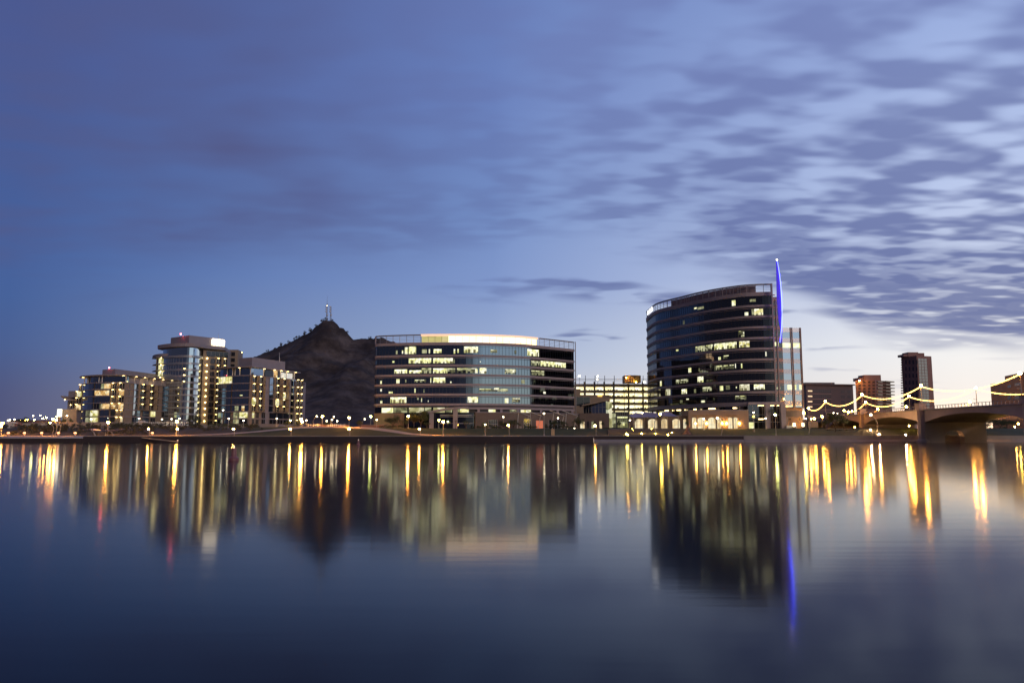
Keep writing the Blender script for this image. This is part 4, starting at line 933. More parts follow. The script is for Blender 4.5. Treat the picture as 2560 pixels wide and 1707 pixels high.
def condo_tower():
    G = fac([(402, 404), (412, 400.5), (428, 397), (446, 394.8), (464, 394.3), (480, 395.6), (492, 398.4), (501, 401.8)], 3)
    Rr = fac([(505, 402.5), (567, 412.5)])
    zs = [zat(v, 396) for v in (868, 889, 906.5, 922.5, 938.5)]
    while zs[-1] > GB + 3: zs.append(zs[-1] - 3.17)
    lv = levels(zs)
    t = thing('condominium_tower', (-160, 415, GB), 'tallest condominium tower with a rounded mirror-glass front and a bright rooftop sign', 'apartment tower')
    a0, a1 = G.P[0], G.P[-1]; c, e = Rr.P
    mb = MB(); G.core(mb, GB - 1, zs[0], [(a1.x + 2, a1.y + 18), (a0.x + 4, a0.y + 16)], -.4); mb.build('front_core', 'dark', t)
    mb = MB(); Rr.core(mb, GB - 1, zs[0] - .6, [(e.x - 6, e.y + 22), (c.x - 8, c.y + 18)], -.2); mb.build('side_wall', 'tan', t)
    for i, (z0, z1) in enumerate(lv):
        mb = MB(); G.strip(mb, 0, G.len, z0 + .01, z1 - .01, -.3, 0 if i else -.8); w = mb.build('window_ribbon', 'glassR', t)
        mb = MB()
        n = 15
        for k in range(n + 1): G.strip(mb, G.len * k / n - .04, G.len * k / n + .04, z0, z1, .005 if i else -.79, .05 if i else -.75)
        mb.build('mullions', 'steel', w)
        if i:
            mb = MB(); G.strip(mb, 0, G.len, z1 - (1.0 if i == 1 else .75), z1 + .05, .01, .18 if i > 1 else .8); mb.build('spandrel', M('pale_spandrel', (.42, .44, .46), .35, .4) if i == 1 else bpy.data.materials['pale_spandrel'], t)
            mb = MB(); G.strip(mb, G.len * .2, G.len, z1 - 1.1, z1 - 1.0, .01, .5); mb.build('ledge', 'mauve', t)
        if 1 < i < 5: p = G.at(G.s_of(462, 920), .7); MB().ball((p.x, p.y, z0 + .1), .22, 6).build('ledge_lamp', 'bal', t)
    # round balcony stack on the left
    D = fac([(379, 412), (384, 406.5), (393, 402.5), (404, 400.8), (416, 400.5)], 2)
    mb = MB(); D.core(mb, GB, zs[1] + .2, [(D.P[-1].x + 2, 412), (D.P[0].x + 2, 416)], -1.6); mb.build('balcony_core', 'tan', t)
    for i in range(1, 7):
        z0, z1 = lv[i]
        mb = MB(); D.strip(mb, 0, D.len, z1 - .2, z1 + .15, -1.6, .5 if i == 1 else .2)
        if i == 1: D.strip(mb, 0, D.len, z1 + .15, z1 + 1.5, .1, .3)
        b_ = mb.build('balcony', 'mauve', t)
        mb = MB(); D.strip(mb, D.len * .45, D.len * .96, z0 + .3, z1 - .4, -1.5, -1.45); mb.build('balcony_door', 'homeg', b_)
        for f in (.72, .93): p = D.at(D.len * f, -.9); MB().ball((p.x, p.y, z1 - .5), .24, 6).build('balcony_lamp', 'bal', b_)
        mb = MB()
        for f in (.5, .82, .99): D.strip(mb, D.len * f - .08, D.len * f + .08, z0, z1, -.2, .0)
        D.strip(mb, 0, D.len, z0 + 1.1, z0 + 1.2, .05, .12); mb.build('railing', 'rail', b_)
    # side: pilaster with a lamp on every storey, windows, two stacks of balconies
    for i, (z0, z1) in enumerate(lv[1:], 1):
        mb = MB(); p = Rr.at(Rr.s_of(514.5, 950), .5); MB().ball((p.x, p.y, z1 - .6), .34, 6).build('wall_lamp', 'bal', t)
        glazed(Rr, t, 522, 533, z0 + .5, z1 - .5, 'wdark', d=.06, n=3)
    bays(Rr, t, [(535, 550), (552, 566)], lv[1:], depth=1.6)
    glazed(Rr, t, 511, 566, lv[0][0] + .5, lv[0][1] - .9, 'wdark', d=.05, n=5)
    # rear block
    B = fac([(567, 432), (592, 432), (604, 446)])
    mb = MB(); B.core(mb, GB, zat(874, 432), [(B.P[2].x - 4, 452), (B.P[0].x, 452)]); mb.build('rear_wall', 'tan', t)
    for k in range(6): z = zat(890 + 15 * k, 432); glazed(B, t, 573, 583, z, z + 2.2, 'wdark', n=1)
    MB().ball(at(604.5, 881, 430), .22, 6).build('wall_lamp', 'bal', t)
    # overhanging roof plate
    z0 = zs[0]
    pr = [tuple(G.at(G.len * f, 2.6)) for f in [k / 12 for k in range(13)]]
    pr = [(a0.x - 3.2, a0.y + 8)] + [(a0.x - 3.4, a0.y + 2.5)] + pr + [(at(530, 872, 404).x, 404), (at(562, 876, 409.5).x, 409.5), (e.x - 6, e.y + 22), (a0.x + 4, a0.y + 18)]
    slab(pr, z0, z0 + 1.7, t, 'roof_plate', 'mauve')
    zp = z0 + 1.7
    slab([(at(427, 850, 414).x, 414), (at(472.5, 850, 403).x, 403), (at(560, 855, 420).x, 420), (at(540, 855, 436).x, 436), (at(450, 855, 436).x, 436)], zp, zat(838, 403), t, 'penthouse', 'mauve')
    pn, pe = Vector((at(472.5, 850, 403).x, 403)), Vector((at(560, 855, 420).x, 420))
    Sg = Fac([tuple(pn), tuple(pe)])
    a, b_ = Sg.s_of(529, 855), Sg.len
    zt = zat(849.5, 416)
    mb = MB(); Sg.strip(mb, a, b_, zt - 2.4, zt, .0, .8)
    for k in range(4): q = a + (b_ - a) * (k + .15) / 4; Sg.strip(mb, q, q + (b_ - a) * .16, zt, zt + .45, .1, .7)
    mb.build('rooftop_sign', 'signw', t)
    mb = MB(); Sg.strip(mb, a, b_, zt - 4.4, zt - 2.4, .0, .7); s_ = mb.build('lit_glass_panel', 'sign2', t)
    mb = MB()
    for k in range(5): Sg.strip(mb, a + (b_ - a) * k / 4 - .08, a + (b_ - a) * k / 4 + .08, zt - 4.4, zt - 2.4, .71, .85)
    mb.build('frame', 'steel', s_)
    MB().ball(at(452, 835, 405), .34, 6).build('roof_beacon', 'red', t)
    MB().tube([at(546, 850, 418), at(546, 833, 418)], [.12, .04], 4).build('antenna', 'white', t)
condo_tower()

# bright sign box and low wall at the far left
p0, p1 = at(144.5, 1030, 352), at(153, 1030, 352)
t = thing('lit_sign_box', (p0.x, 352, 6.6), 'tall glowing white sign box on a plinth at the far left end of the condominiums', 'illuminated sign')
MB().prism([(p0.x, 351.6), (p1.x, 351.6), (p1.x, 352.6), (p0.x, 352.6)], zat(1041, 352), zat(1023, 352)).build('light_panel', M('glow_box', (.9, .9, .8), .5, emit=(1, .93, .62), es=4), t)
MB().prism([(p0.x + .3, 351.7), (p1.x - .3, 351.7), (p1.x - .3, 352.5), (p0.x + .3, 352.5)], 6.0, zat(1041, 352)).build('plinth', 'tan', t)
def wall(name, pts, v0, v1, mat, label, cat='wall', group='garden and retaining walls', thick=.5, coping=True, z0=None):
    F = fac(pts, 0, 1060); z1 = [zat(v1, Y) for _, Y in pts]; 
    zb0 = z0 if z0 is not None else zat(v0, pts[0][1])
    t = thing(name, (F.at(F.len / 2).x, F.at(F.len / 2).y, zb0), label, cat, group)
    zf = lambda s_: z1[0] + (z1[-1] - z1[0]) * s_ / F.len
    mb = MB(); F.strip(mb, 0, F.len, zb0 - .6, zf, -thick, 0); mb.build('wall', mat, t)
    if coping: mb = MB(); F.strip(mb, 0, F.len, zf, lambda s_: zf(s_) + .18, -thick - .08, .08); mb.build('coping', 'conc', t)
    return F, t
wall('garden_wall', [(154, 356), (190, 357)], 1056, 1023.5, 'tan', 'plain tan wall right of the glowing sign box')
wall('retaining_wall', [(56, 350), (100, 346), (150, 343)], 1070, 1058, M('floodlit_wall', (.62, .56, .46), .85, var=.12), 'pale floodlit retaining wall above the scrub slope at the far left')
wall('retaining_wall', [(100, 350), (200, 349), (300, 348), (345, 349)], 1068, 1056, 'conc', 'long grey-brown retaining wall under the low condominium block')
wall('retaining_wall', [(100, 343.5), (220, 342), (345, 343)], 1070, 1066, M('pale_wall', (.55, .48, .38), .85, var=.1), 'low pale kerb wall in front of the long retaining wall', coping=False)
wall('retaining_wall', [(345, 349), (368, 346), (440, 344), (520, 345)], 1074, 1064.5, 'conc', 'retaining wall under the white picket fence')
wall('planter_wall', [(500, 352), (640, 350)], 1075, 1062, 'conc', 'grey planter wall in front of the condominium block by the hill')
wall('garden_wall', [(800, 352), (860, 353), (872, 352)], 1076, 1062, 'brick', 'dim brick wall under the hill between the white fence and the tall sodium lamp')
wall('garden_wall', [(903, 345), (960, 343)], 1078, 1062.5, 'brick', 'red-brown brick wall just left of the office block')
wall('garden_wall', [(640, 344), (700, 341), (760, 341)], 1080, 1074, 'path', 'low orange-lit wall along the path left of the hill', coping=False)

def fence(pts, v0, v1, label, mat='white', step=.9):
    F = fac(pts, 0, 1060); z0 = zat(v0, pts[0][1]); z1 = zat(v1, pts[0][1])
    t = thing('picket_fence', (F.at(F.len / 2).x, F.at(F.len / 2).y, z0), label, 'fence', 'pale picket fences')
    mb = MB(); n = int(F.len / step)
    for k in range(n): F.strip(mb, F.len * k / n, F.len * k / n + step * .42, z0, z1, -.05, .05)
    mb.build('pickets', mat, t)
    mb = MB(); F.strip(mb, 0, F.len, z1 - .35, z1 - .2, -.14, -.06); F.strip(mb, 0, F.len, z0 + .3, z0 + .45, -.14, -.06); mb.build('rails', mat, t)
    for k in range(5):
        p = F.at(F.len * k / 4, -.12); MB().box((p.x, p.y, (z0 + z1) / 2), (.25, .25, z1 - z0 + .3)).build('fence_post', mat, t)
fence([(368, 347), (440, 345), (470, 345)], 1065.5, 1054.5, 'white picket fence in front of the low condominium block')
fence([(770, 346), (800, 347)], 1074, 1060, 'pale picket fence right of the condominium, nearer the hill')
fence([(820, 347), (862, 347)], 1074, 1060, 'pale picket fence below the hill, left of the tall sodium lamp')

# ================================================================== PARKING GARAGE
def garage():
    Y = 432; F = fac([(1436, Y), (1633, Y + 2)])
    t = thing('parking_garage', (70, 450, 5.5), 'brightly lit open parking garage between the office block and the curved tower', 'parking garage')
    vs_ = [964.5, 980.5, 995.5, 1011, 1026.5, 1041.5]; zs = [zat(v, Y) for v in (957,) + tuple(vs_[:0])] + [zat(v, Y) for v in vs_[0:]]
    zs = [zat(v, Y) for v in (962, 977.5, 993, 1008, 1023, 1038, 1054)]
    mb = MB(); F.core(mb, 5, zs[0] + .2, [(F.P[1].x, Y + 44), (F.P[0].x, Y + 44)], -7); mb.build('inner_core', 'tan', t)
    for i, z in enumerate(zs[:-1]):
        mb = MB(); F.strip(mb, 0, F.len, z - .5, z + .55, -.4, .1); mb.build('floor_edge', M('garage_band', (.52, .42, .30), .85) if i == 0 else bpy.data.materials['garage_band'], t)
        mb = MB(); F.strip(mb, 0, F.len, z - .8, z - .76, -6.9, -.3); mb.build('floor', 'conc', t)
    for i in range(len(zs) - 1):
        z1, z0 = zs[i] - .55, zs[i + 1] + .55
        mb = MB(); F.strip(mb, .5, F.len - .5, z0 - .6, z1, -6.8, -6.7); mb.build('lit_deck', 'gar', t)
        mb = MB()
        for k in range(34):   # parked cars and ramp edges silhouetted low on each deck
            q = F.len * (k + random.uniform(.1, .7)) / 34
            if random.random() < .6: F.strip(mb, q, q + random.uniform(.5, 1.1), z0 - .3, z0 + random.uniform(.3, .7), -3.0, -2.2)
        mb.build('deck_barrier', 'steel', t)
    for k, u in enumerate((1438, 1461, 1486, 1510.5, 1534, 1571, 1607, 1630)):
        mb = MB(); s_ = F.s_of(u, 990); F.strip(mb, s_ - .42, s_ + .42, 5, zat(954, Y), .12, .9); c = mb.build('column', bpy.data.materials['garage_band'], t)
    for u in (1439, 1463, 1487, 1511, 1535, 1559, 1585, 1607, 1618):
        p = F.at(F.s_of(u, 980), 1.6); MB().tube([(p.x, p.y, zs[5]), (p.x, p.y, zat(939, Y))], .16, 4).build('steel_mast', 'steel', t)
    mb = MB(); 
    for v in (947.5, 951): F.strip(mb, 0, F.len, zat(v, Y) - .08, zat(v, Y) + .08, 1.5, 1.7)
    mb.build('wire_rail', 'steel', t)
    p0, p1 = at(1561, 945, 424), at(1602, 945, 424)
    t2 = MB()
    pts = [(p0.x + (p1.x - p0.x) * f, 424 - 2.2 * sin(pi * f)) for f in (0, .15, .35, .5, .65, .85, 1)]
    t2.prism(pts + [(p1.x, 432), (p0.x, 432)], zat(957, 426), zat(938.5, 424)); st = t2.build('stair_tower', M('stair_tower_wall', (.62, .42, .24), .8), t)
    MB().ball(at(1565.5, 943.5, 421), .16, 6).build('wall_lamp', 'lams', st); MB().ball(at(1590, 955.5, 420.6), .28, 6).build('wall_lamp', 'spot', st)
    for u, v in ((1448.5, 940), (1494.5, 940.5), (1611, 955), (1493, 948)): MB().ball(at(u, v, Y + 8), .40, 6).build('deck_lamp', 'lamw', t)
    for u, v in ((1448.5, 940), (1494.5, 940.5)): MB().tube([at(u, v, Y + 8), at(u, 962, Y + 8)], .1, 4).build('lamp_pole', 'pole', t)
    # stone corner block with dark window, in front on the left
    K = fac([(1432, 408), (1524, 410)])
    mb = MB(); K.core(mb, 5, zat(987, 409), [(K.P[1].x, 430), (K.P[0].x, 430)]); mb.build('stone_block', 'tan', t)
    mb = MB(); K.strip(mb, 0, K.s_of(1451, 980), zat(987, 409), zat(972.5, 409), -6, -.5); mb.build('stone_block', 'tan', t)
    glazed(K, t, 1441, 1475, zat(1014, 409), zat(992, 409), 'wdark', d=.05, n=2)
    mb = MB(); K.strip(mb, K.s_of(1494, 988), K.s_of(1505, 988), zat(991, 409), zat(987.5, 409), .1, .4); mb.build('lit_sign', M('amber_sign', (.8, .5, .2), .5, emit=(1, .55, .12), es=1.5), t)
garage()

def pavilion():
    t = thing('glass_pavilion', (45, 380, 5.5), 'low dark-glass pavilion with a rising curved roof in front of the garage', 'building')
    F = fac([(1459, 384), (1480, 380), (1515, 378)], 3, 1015)
    z0 = zat(1033, 380)
    tops = [(1459, 1011), (1480, 1007), (1515, 998)]
    def ztop(s_): 
        f = s_ / F.len; return zat(1014.5, 380) + (zat(1003, 379) - zat(1014.5, 380)) * f
    mb = MB(); F.strip(mb, 0, F.len, z0, ztop, -9, 0); mb.build('curtain_wall', 'glassC', t)
    mb = MB()
    for k in range(8): F.strip(mb, F.len * k / 7 - .07, F.len * k / 7 + .07, z0, lambda s_: ztop(s_), .01, .15)
    F.strip(mb, 0, F.len, z0 + 3, z0 + 3.1, .01, .12)
    mb.build('mullions', 'steel', t)
    vs = []; fs = []
    rl = [(1455, 1015, 1012), (1470, 1012, 1009), (1490, 1008, 1003), (1510, 1003, 997.5), (1525, 997, 994)]
    for u, vb, vt in rl:
        a, b_ = at(u, vb, 375.5), at(u, vt, 375.5); vs += [(a.x, 375.5, a.z), (a.x, 390, a.z), (b_.x, 390, b_.z), (b_.x, 375.5, b_.z)]
    for k in range(4): q = 4 * k; fs += [(q, q + 4, q + 5, q + 1), (q + 1, q + 5, q + 6, q + 2), (q + 2, q + 6, q + 7, q + 3), (q + 3, q + 7, q + 4, q)]
    MB().add(vs, fs + [(0, 1, 2, 3), (19, 18, 17, 16)]).build('curved_roof', 'tan', t)
    G = fac([(1448, 378), (1523, 376)], 0, 1045)
    mb = MB(); G.core(mb, 5, z0, [(G.P[1].x, 395), (G.P[0].x, 395)]); mb.build('base_wall', 'podium', t)
    for u0, u1, m_ in ((1450, 1461, 'cafe'), (1466, 1473, 'wdark'), (1478, 1484, 'dim'), (1498, 1504, 'cafe')): glazed(G, t, u0, u1, 5.4, zat(1053, 377), m_, d=.05, n=2)
    # lift tower with greenish light
    H = fac([(1522, 384), (1530, 383)], 0, 1030)
    mb = MB(); H.core(mb, 5, zat(1004, 384), [(H.P[1].x, 392), (H.P[0].x, 392)]); mb.build('glass_shaft', 'lobby', t)
pavilion()

def glass_lobby():
    t = thing('garage_lobby', (66, 392, 5.5), 'green-tinted glazed lobby behind the trees, between the pavilion and the tan arcade', 'building')
    F = fac([(1528, 392), (1573, 392)], 0, 1045)
    mb = MB(); F.core(mb, 5, zat(1029, 392), [(F.P[1].x, 404), (F.P[0].x, 404)]); mb.build('dark_frame', 'dark', t)
    for k, (u0, u1, v0, v1, m_) in enumerate(((1530, 1540, 1033, 1068, 'dim'), (1543, 1569, 1041, 1045, 'room'), (1543, 1569, 1047, 1058, 'dim'), (1544, 1570, 1058, 1069, 'lobby'), (1556, 1562, 1057, 1064, 'room'))):
        a, b_, z0, z1 = rect(F, u0, u1, v0, v1); mb = MB(); F.strip(mb, a, b_, z0, z1, .0, .05 + .02 * k); mb.build('lit_glazing', m_, t)
    mb = MB()
    for k in range(9): F.strip(mb, F.len * k / 8 - .06, F.len * k / 8 + .06, 5.3, zat(1029, 392), .16, .26)
    mb.build('mullions', 'steel', t)
glass_lobby()

# arcade / restaurant podium below the tower
def arcade():
    t = thing('arcade_building', (95, 330, 5.2), 'tan stone arcade with glowing arched windows under the curved tower', 'building')
    A1 = fac([(1575, 338), (1724, 330)], 0, 1050); A2 = fac([(1722, 327.5), (1872, 326)], 0, 1050)
    z1a, z1b = zat(1040, 334), zat(1026.5, 327)
    mb = MB(); A1.core(mb, 4.5, z1a, [(A1.P[1].x, 344), (A1.P[0].x + 2, 350)]); mb.build('left_wall', M('arcade_wall', (.24, .18, .14), .85, var=.12), t)
    mb = MB(); A2.core(mb, 4.5, z1b, [(A2.P[1].x - 1, 336), (A2.P[0].x, 336)]); mb.build('right_wall', M('arcade_stone', (.34, .25, .19), .85, var=.1), t)
    mb = MB(); A2.strip(mb, 0, A2.len, z1b, z1b + .35, -.5, .2); A1.strip(mb, 0, A1.len, z1a, z1a + .3, -.5, .2); mb.build('coping', 'band', t)
    mb = MB()
    for v in (1048, 1055, 1062): A2.strip(mb, A2.s_of(1846, 1050), A2.len, zat(v + .4, 326.5), zat(v, 326.5), .0, .06)
    mb.build('stone_joints', 'band', t)
    def arch(F, u0, u1, v0, v1, m_, n=3):
        a, b_ = F.s_of(u0, 1060), F.s_of(u1, 1060); zb, zt = 5.35, F.z_of((a + b_) / 2, v0); K = 10; r = min(1.1, (b_ - a) * .2)
        vs = []
        for i in range(K + 1):
            f = i / K; s_ = a + (b_ - a) * f; p = F.at(s_, .05); q = F.at(s_, -.05); zz = zt - r * (2 * f - 1) ** 2
            vs += [(p.x, p.y, zb), (p.x, p.y, zz), (q.x, q.y, zz), (q.x, q.y, zb)]
        fs = []
        for i in range(K): q = 4 * i; fs += [(q, q + 4, q + 5, q + 1), (q + 1, q + 5, q + 6, q + 2)]
        w = MB().add(vs, fs).build('arched_window', m_, t)
        mb = MB()
        for k in range(n + 1): F.strip(mb, a + (b_ - a) * k / n - .05, a + (b_ - a) * k / n + .05, zb, zt - r, .055, .13)
        F.strip(mb, a, b_, zb + 1.6, zb + 1.68, .055, .12); F.strip(mb, a, b_, zt - r - .06, zt - r, .055, .12)
        mb.build('frame', 'steel', w)
    for u0, u1 in ((1587, 1608), (1620, 1643), (1653, 1670), (1681, 1700), (1708, 1716)): arch(A1, u0, u1, 1047, 1071, 'cafe')
    for u0, u1 in ((1730, 1741), (1744, 1763), (1770, 1789), (1793, 1803), (1820, 1831), (1834, 1844)): arch(A2, u0, u1, 1043.5, 1071, 'cafe', 2)
    for u in (1738, 1766, 1805, 1816, 1848):
        p = A2.at(A2.s_of(u, 1056), .35); MB().lathe((p.x, p.y, zat(1060, 326)), [(.16, 0), (.2, .3), (.16, .6)], 6).build('wall_sconce', 'lams', t)
    mb = MB()
    for u0, u1 in ((1731, 1764), (1769, 1803), (1818, 1846)): A2.strip(mb, A2.s_of(u0, 1036), A2.s_of(u1, 1036), zat(1036.5, 326), zat(1035.5, 326), .05, 1.2)
    mb.build('awning_bar', 'band', t)
arcade()

# shade sails over the terrace
sails = [((1572, 1038), (1590, 1031.5), (1640, 1041), (1583, 1044), 'small purple-grey shade sail at the left end of the terrace'),
         ((1590, 1041), (1611, 1029), (1660, 1035), (1640, 1044), 'middle purple-grey shade sail over the terrace'),
         ((1630, 1037), (1668, 1027.5), (1696, 1041), (1655, 1040), 'largest purple-grey shade sail at the right end of the terrace')]
for k, (a, b_, c, d, lb) in enumerate(sails):
    Y = 322 + k * 1.5; P = [at(*a, Y + 2), at(*b_, Y + 5), at(*c, Y - 3), at(*d, Y - 6)]
    ctr = sum(P, Vector()) / 4 + Vector((0, 0, -.5)); t = thing('shade_sail', (ctr.x, ctr.y, 5.3), lb, 'shade sail', 'shade sails over the terrace')
    vs = []; n = 8
    for i in range(n + 1):
        for j in range(n + 1):
            f, g_ = i / n, j / n; p = (P[0] * (1 - f) + P[1] * f) * (1 - g_) + (P[3] * (1 - f) + P[2] * f) * g_
            sag = 1 - 4 * (f - .5) ** 2; sg = 1 - 4 * (g_ - .5) ** 2; p = p + Vector((0, 0, -.9 * sag * sg)); vs.append(p)
    vs2 = [p + Vector((0, 0, -.05)) for p in vs]; m_ = len(vs); fs = [(i * (n + 1) + j, (i + 1) * (n + 1) + j, (i + 1) * (n + 1) + j + 1, i * (n + 1) + j + 1) for i in range(n) for j in range(n)]
    MB().add(vs + vs2, fs + [tuple(q + m_ for q in reversed(f)) for f in fs]).build('fabric', 'sail', t, smooth=True)
    for p in P: MB().tube([(p.x, p.y, 5.0), (p.x, p.y, p.z + .2)], .13, 6).build('post', 'pole', t)

# canopy struts in front of the office podium (cafe terrace)
for k, (u, lb) in enumerate(((1300, 'white sloping terrace canopy near the middle of the office block'), (1330, 'white sloping terrace canopy left of the red entrance'), (1388, 'white sloping terrace canopy right of the red entrance'), (1420, 'white sloping terrace canopy at the right end of the office block'))):
    p = at(u, 1060, 337); zz = 13.0
    t = thing('terrace_canopy', (p.x, 337, 5.4), lb, 'canopy', 'terrace canopies by the office block')
    a, b_ = Vector((p.x - 2.2, 337, zz)), Vector((p.x + 4.2, 335, zz - 2.4))
    MB().add([a, a + Vector((0, 3.2, 0)), b_ + Vector((0, 3.2, 0)), b_, a + Vector((0, 0, .22)), a + Vector((0, 3.2, .22)), b_ + Vector((0, 3.2, .22)), b_ + Vector((0, 0, .22))], [(0, 3, 2, 1), (4, 5, 6, 7), (0, 4, 7, 3), (1, 2, 6, 5), (0, 1, 5, 4), (3, 7, 6, 2)]).build('roof_sheet', 'white', t)
    MB().tube([(p.x - 1.2, 337.6, 5.2), (p.x - .6, 337.6, zz - .6)], .12, 5).build('post', 'white', t)
    MB().tube([(p.x + 2.6, 336.8, 5.2), (p.x + 3.6, 336.4, zz - 2.3)], .12, 5).build('post', 'white', t)

# ================================================================== FAR BUILDINGS on the right
def far_block(name, pts, v0, v1, mat, label, cat='building', depth=25, zb_=6):
    F = fac(pts, 0, (v0 + v1) / 2); zt = zat(v0, pts[-1][1] if len(pts) < 3 else pts[1][1])
    t = thing(name, (F.at(F.len / 2).x, F.at(F.len / 2).y + depth / 2, zb_), label, cat)
    mb = MB(); a, b_ = F.P[0], F.P[-1]; F.core(mb, zb_, zt, [(b_.x + depth * b_.x / b_.y * .9, b_.y + depth), (a.x + depth * a.x / a.y * 1.1, a.y + depth)]); mb.build('wall', mat, t)
    return F, t, zt
F, t, zt = far_block('low_office_building', [(2010, 548), (2016, 540), (2134, 548)], 962, 1040, 'farb2', 'low purple-brown office building with ribbon windows just right of the tower annex', 'office building')
mb = MB(); F.strip(mb, 0, F.len, zt, zt + .8, -8, 2.5); mb.build('roof', 'farb2', t)
q = at(2014, 956, 545); q2 = at(2088, 956, 545); MB().prism([(q.x, 546), (q2.x, 546), (q2.x, 560), (q.x, 560)], zt + .8, zat(956, 546)).build('penthouse', 'farb2', t)
for k in range(4):
    v0 = 973 + 13.2 * k
    a, b_, z0, z1 = rect(F, 2018, 2078, v0, v0 + 9); mb = MB(); F.strip(mb, a, b_, z0, z1, .02, .06); w = mb.build('window_ribbon', 'farw', t)
    mb = MB()
    for j in range(12): F.strip(mb, a + (b_ - a) * j / 11 - .1, a + (b_ - a) * j / 11 + .1, z0, z1, .07, .14)
    mb.build('mullions', 'farb2', w)
    mb = MB(); F.strip(mb, a, b_, z0 - .8, z0 - .4, .02, .3); mb.build('sill_band', M('far_band', (.34, .24, .22), .8) if k == 0 else bpy.data.materials['far_band'], t)
    mb = MB(); a2 = F.s_of(2020 - 0, v0 + 4); mb.build if 0 else None
    a2, b2, z2, z3 = rect(F, 2020, 2031, v0 + 2.6, v0 + 5.6); mb = MB(); F.strip(mb, a2, b2, z2, z3, .15, .2); mb.build('lit_window', M('far_lit', (.8, .7, .5), .5, emit=(1, .68, .38), es=1.0) if k == 0 else bpy.data.materials['far_lit'], t)
    for j in range(2):
        a2, b2, z2, z3 = rect(F, 2102 + 16 * j, 2112 + 16 * j, v0 + 2, v0 + 9); mb = MB(); F.strip(mb, a2, b2, z2, z3, .02, .08); mb.build('window', 'farw', t)
F, t, zt = far_block('apartment_building', [(2140, 640), (2190, 634), (2228, 650)], 950, 1030, 'farb', 'dark stepped apartment building with pale balconies, left of the tall brown tower', 'apartment building')
q, q2 = at(2161, 937, 640), at(2202, 937, 640); MB().prism([(q.x, 640), (q2.x, 640), (q2.x, 652), (q.x, 652)], zt, zat(937, 640)).build('penthouse', 'farb', t)
q, q2 = at(2147, 945, 641), at(2161, 945, 641); MB().prism([(q.x, 641), (q2.x, 641), (q2.x, 652), (q.x, 652)], zt, zat(944, 641)).build('roof_block', 'farb', t)
for k in range(9):
    v0 = 953 + 8.0 * k
    a, b_, z0, z1 = rect(F, 2192, 2203, v0, v0 + 3.0); mb = MB(); F.strip(mb, a, b_, z0, z1, .0, 1.6); mb.build('balcony', M('far_balcony', (.55, .50, .36), .8) if k == 0 else bpy.data.materials['far_balcony'], t)
    a, b_, z0, z1 = rect(F, 2207, 2227, v0, v0 + 2.6); mb = MB(); F.strip(mb, a, b_, z0, z1, .0, 3.4); mb.build('balcony', bpy.data.materials['far_balcony'], t)
    for u in (2146, 2158, 2170, 2181):
        a, b_, z0, z1 = rect(F, u, u + 6, v0, v0 + 4.6); mb = MB(); F.strip(mb, a, b_, z0, z1, .02, .08); mb.build('window', 'farw', t)
MB().ball(at(2148.5, 951, 632), .55, 6).build('wall_lamp', 'lams', t)
F, t, zt = far_block('apartment_tower', [(2257, 720), (2296, 706), (2333, 712)], 889, 1040, 'farb', 'tall brown apartment tower with a strip of pale glass, behind the bridge', 'apartment tower', depth=20)
for u0, u1, v0 in ((2260, 2270, 885), (2271, 2297, 880), (2297, 2312, 882)):
    q, q2 = at(u0, v0, 712), at(u1, v0, 712); MB().prism([(q.x, 713), (q2.x, 713), (q2.x, 724), (q.x, 724)], zt, zat(v0, 712)).build('roof_block', 'farb', t)
q, q2 = at(2275, 880, 712), at(2303, 880, 712)
a, b_, z0, z1 = rect(F, 2299, 2321, 896, 1030); mb = MB(); F.strip(mb, a, b_, z0, z1, .02, .2); w = mb.build('glass_strip', 'farg', t)
mb = MB()
for k in range(18): z = z0 + (z1 - z0) * k / 18; F.strip(mb, a, b_, z, z + .35, .21, .35)
for f in (0, .33, .66, 1): F.strip(mb, a + (b_ - a) * f - .12, a + (b_ - a) * f + .12, z0, z1, .21, .35)
mb.build('mullions', 'farb', w)
for k in range(22):
    v = 893 + 6.4 * k; p = at(2257, v, 720); MB().box((p.x - .4, 720, p.z), (1.8, 2.0, 1.0)).build('balcony', 'farb', t)
for k in range(7):
    for u in (2263, 2272, 2281, 2290):
        a, b_, z0, z1 = rect(F, u, u + 4, 900 + 17 * k, 910 + 17 * k); mb = MB(); F.strip(mb, a, b_, z0, z1, .02, .08); mb.build('window', 'farw', t)
F, t, zt = far_block('tan_office_building', [(2477, 470), (2600, 395)], 937, 1020, 'fart', 'tan building with small windows at the far right edge behind the bridge', 'building', depth=30)
Y_ = 440
F.P  # plan kept
mb = MB(); F.strip(mb, F.len * .3, F.len, zt, zt + 3.2, -12, -1); mb.build('roof_block', 'fart', t)
for u0, u1, v0 in ((2519, 2528, 962), (2519, 2528, 991), (2537, 2552, 957), (2537, 2552, 990), (2534, 2545, 938)):
    a, b_, z0, z1 = rect(F, u0, u1, v0, v0 + 7); mb = MB(); F.strip(mb, a, b_, z0, z1, .02, .1); w = mb.build('window', 'farw', t)
# the far skyline stays low; a few houses across the flat land on the left
for k, (u0, u1, v, lb) in enumerate(((20, 60, 1047, 'dark low shed on the far left horizon'), (88, 140, 1048, 'long low dark building on the horizon left of the glowing sign box'))):
    a, b_ = at(u0, v, 520), at(u1, v, 520); t = thing('low_shed', ((a.x + b_.x) / 2, 526, 6), lb, 'building')
    MB().prism([(a.x, 520), (b_.x, 520), (b_.x, 532), (a.x, 532)], 5, a.z - 1).build('wall', 'farb', t)
    MB().prism([(a.x - .5, 519.5), (b_.x + .5, 519.5), (b_.x + .5, 532.5), (a.x - .5, 532.5)], a.z - 1, a.z - .5).build('roof', 'roof', t)

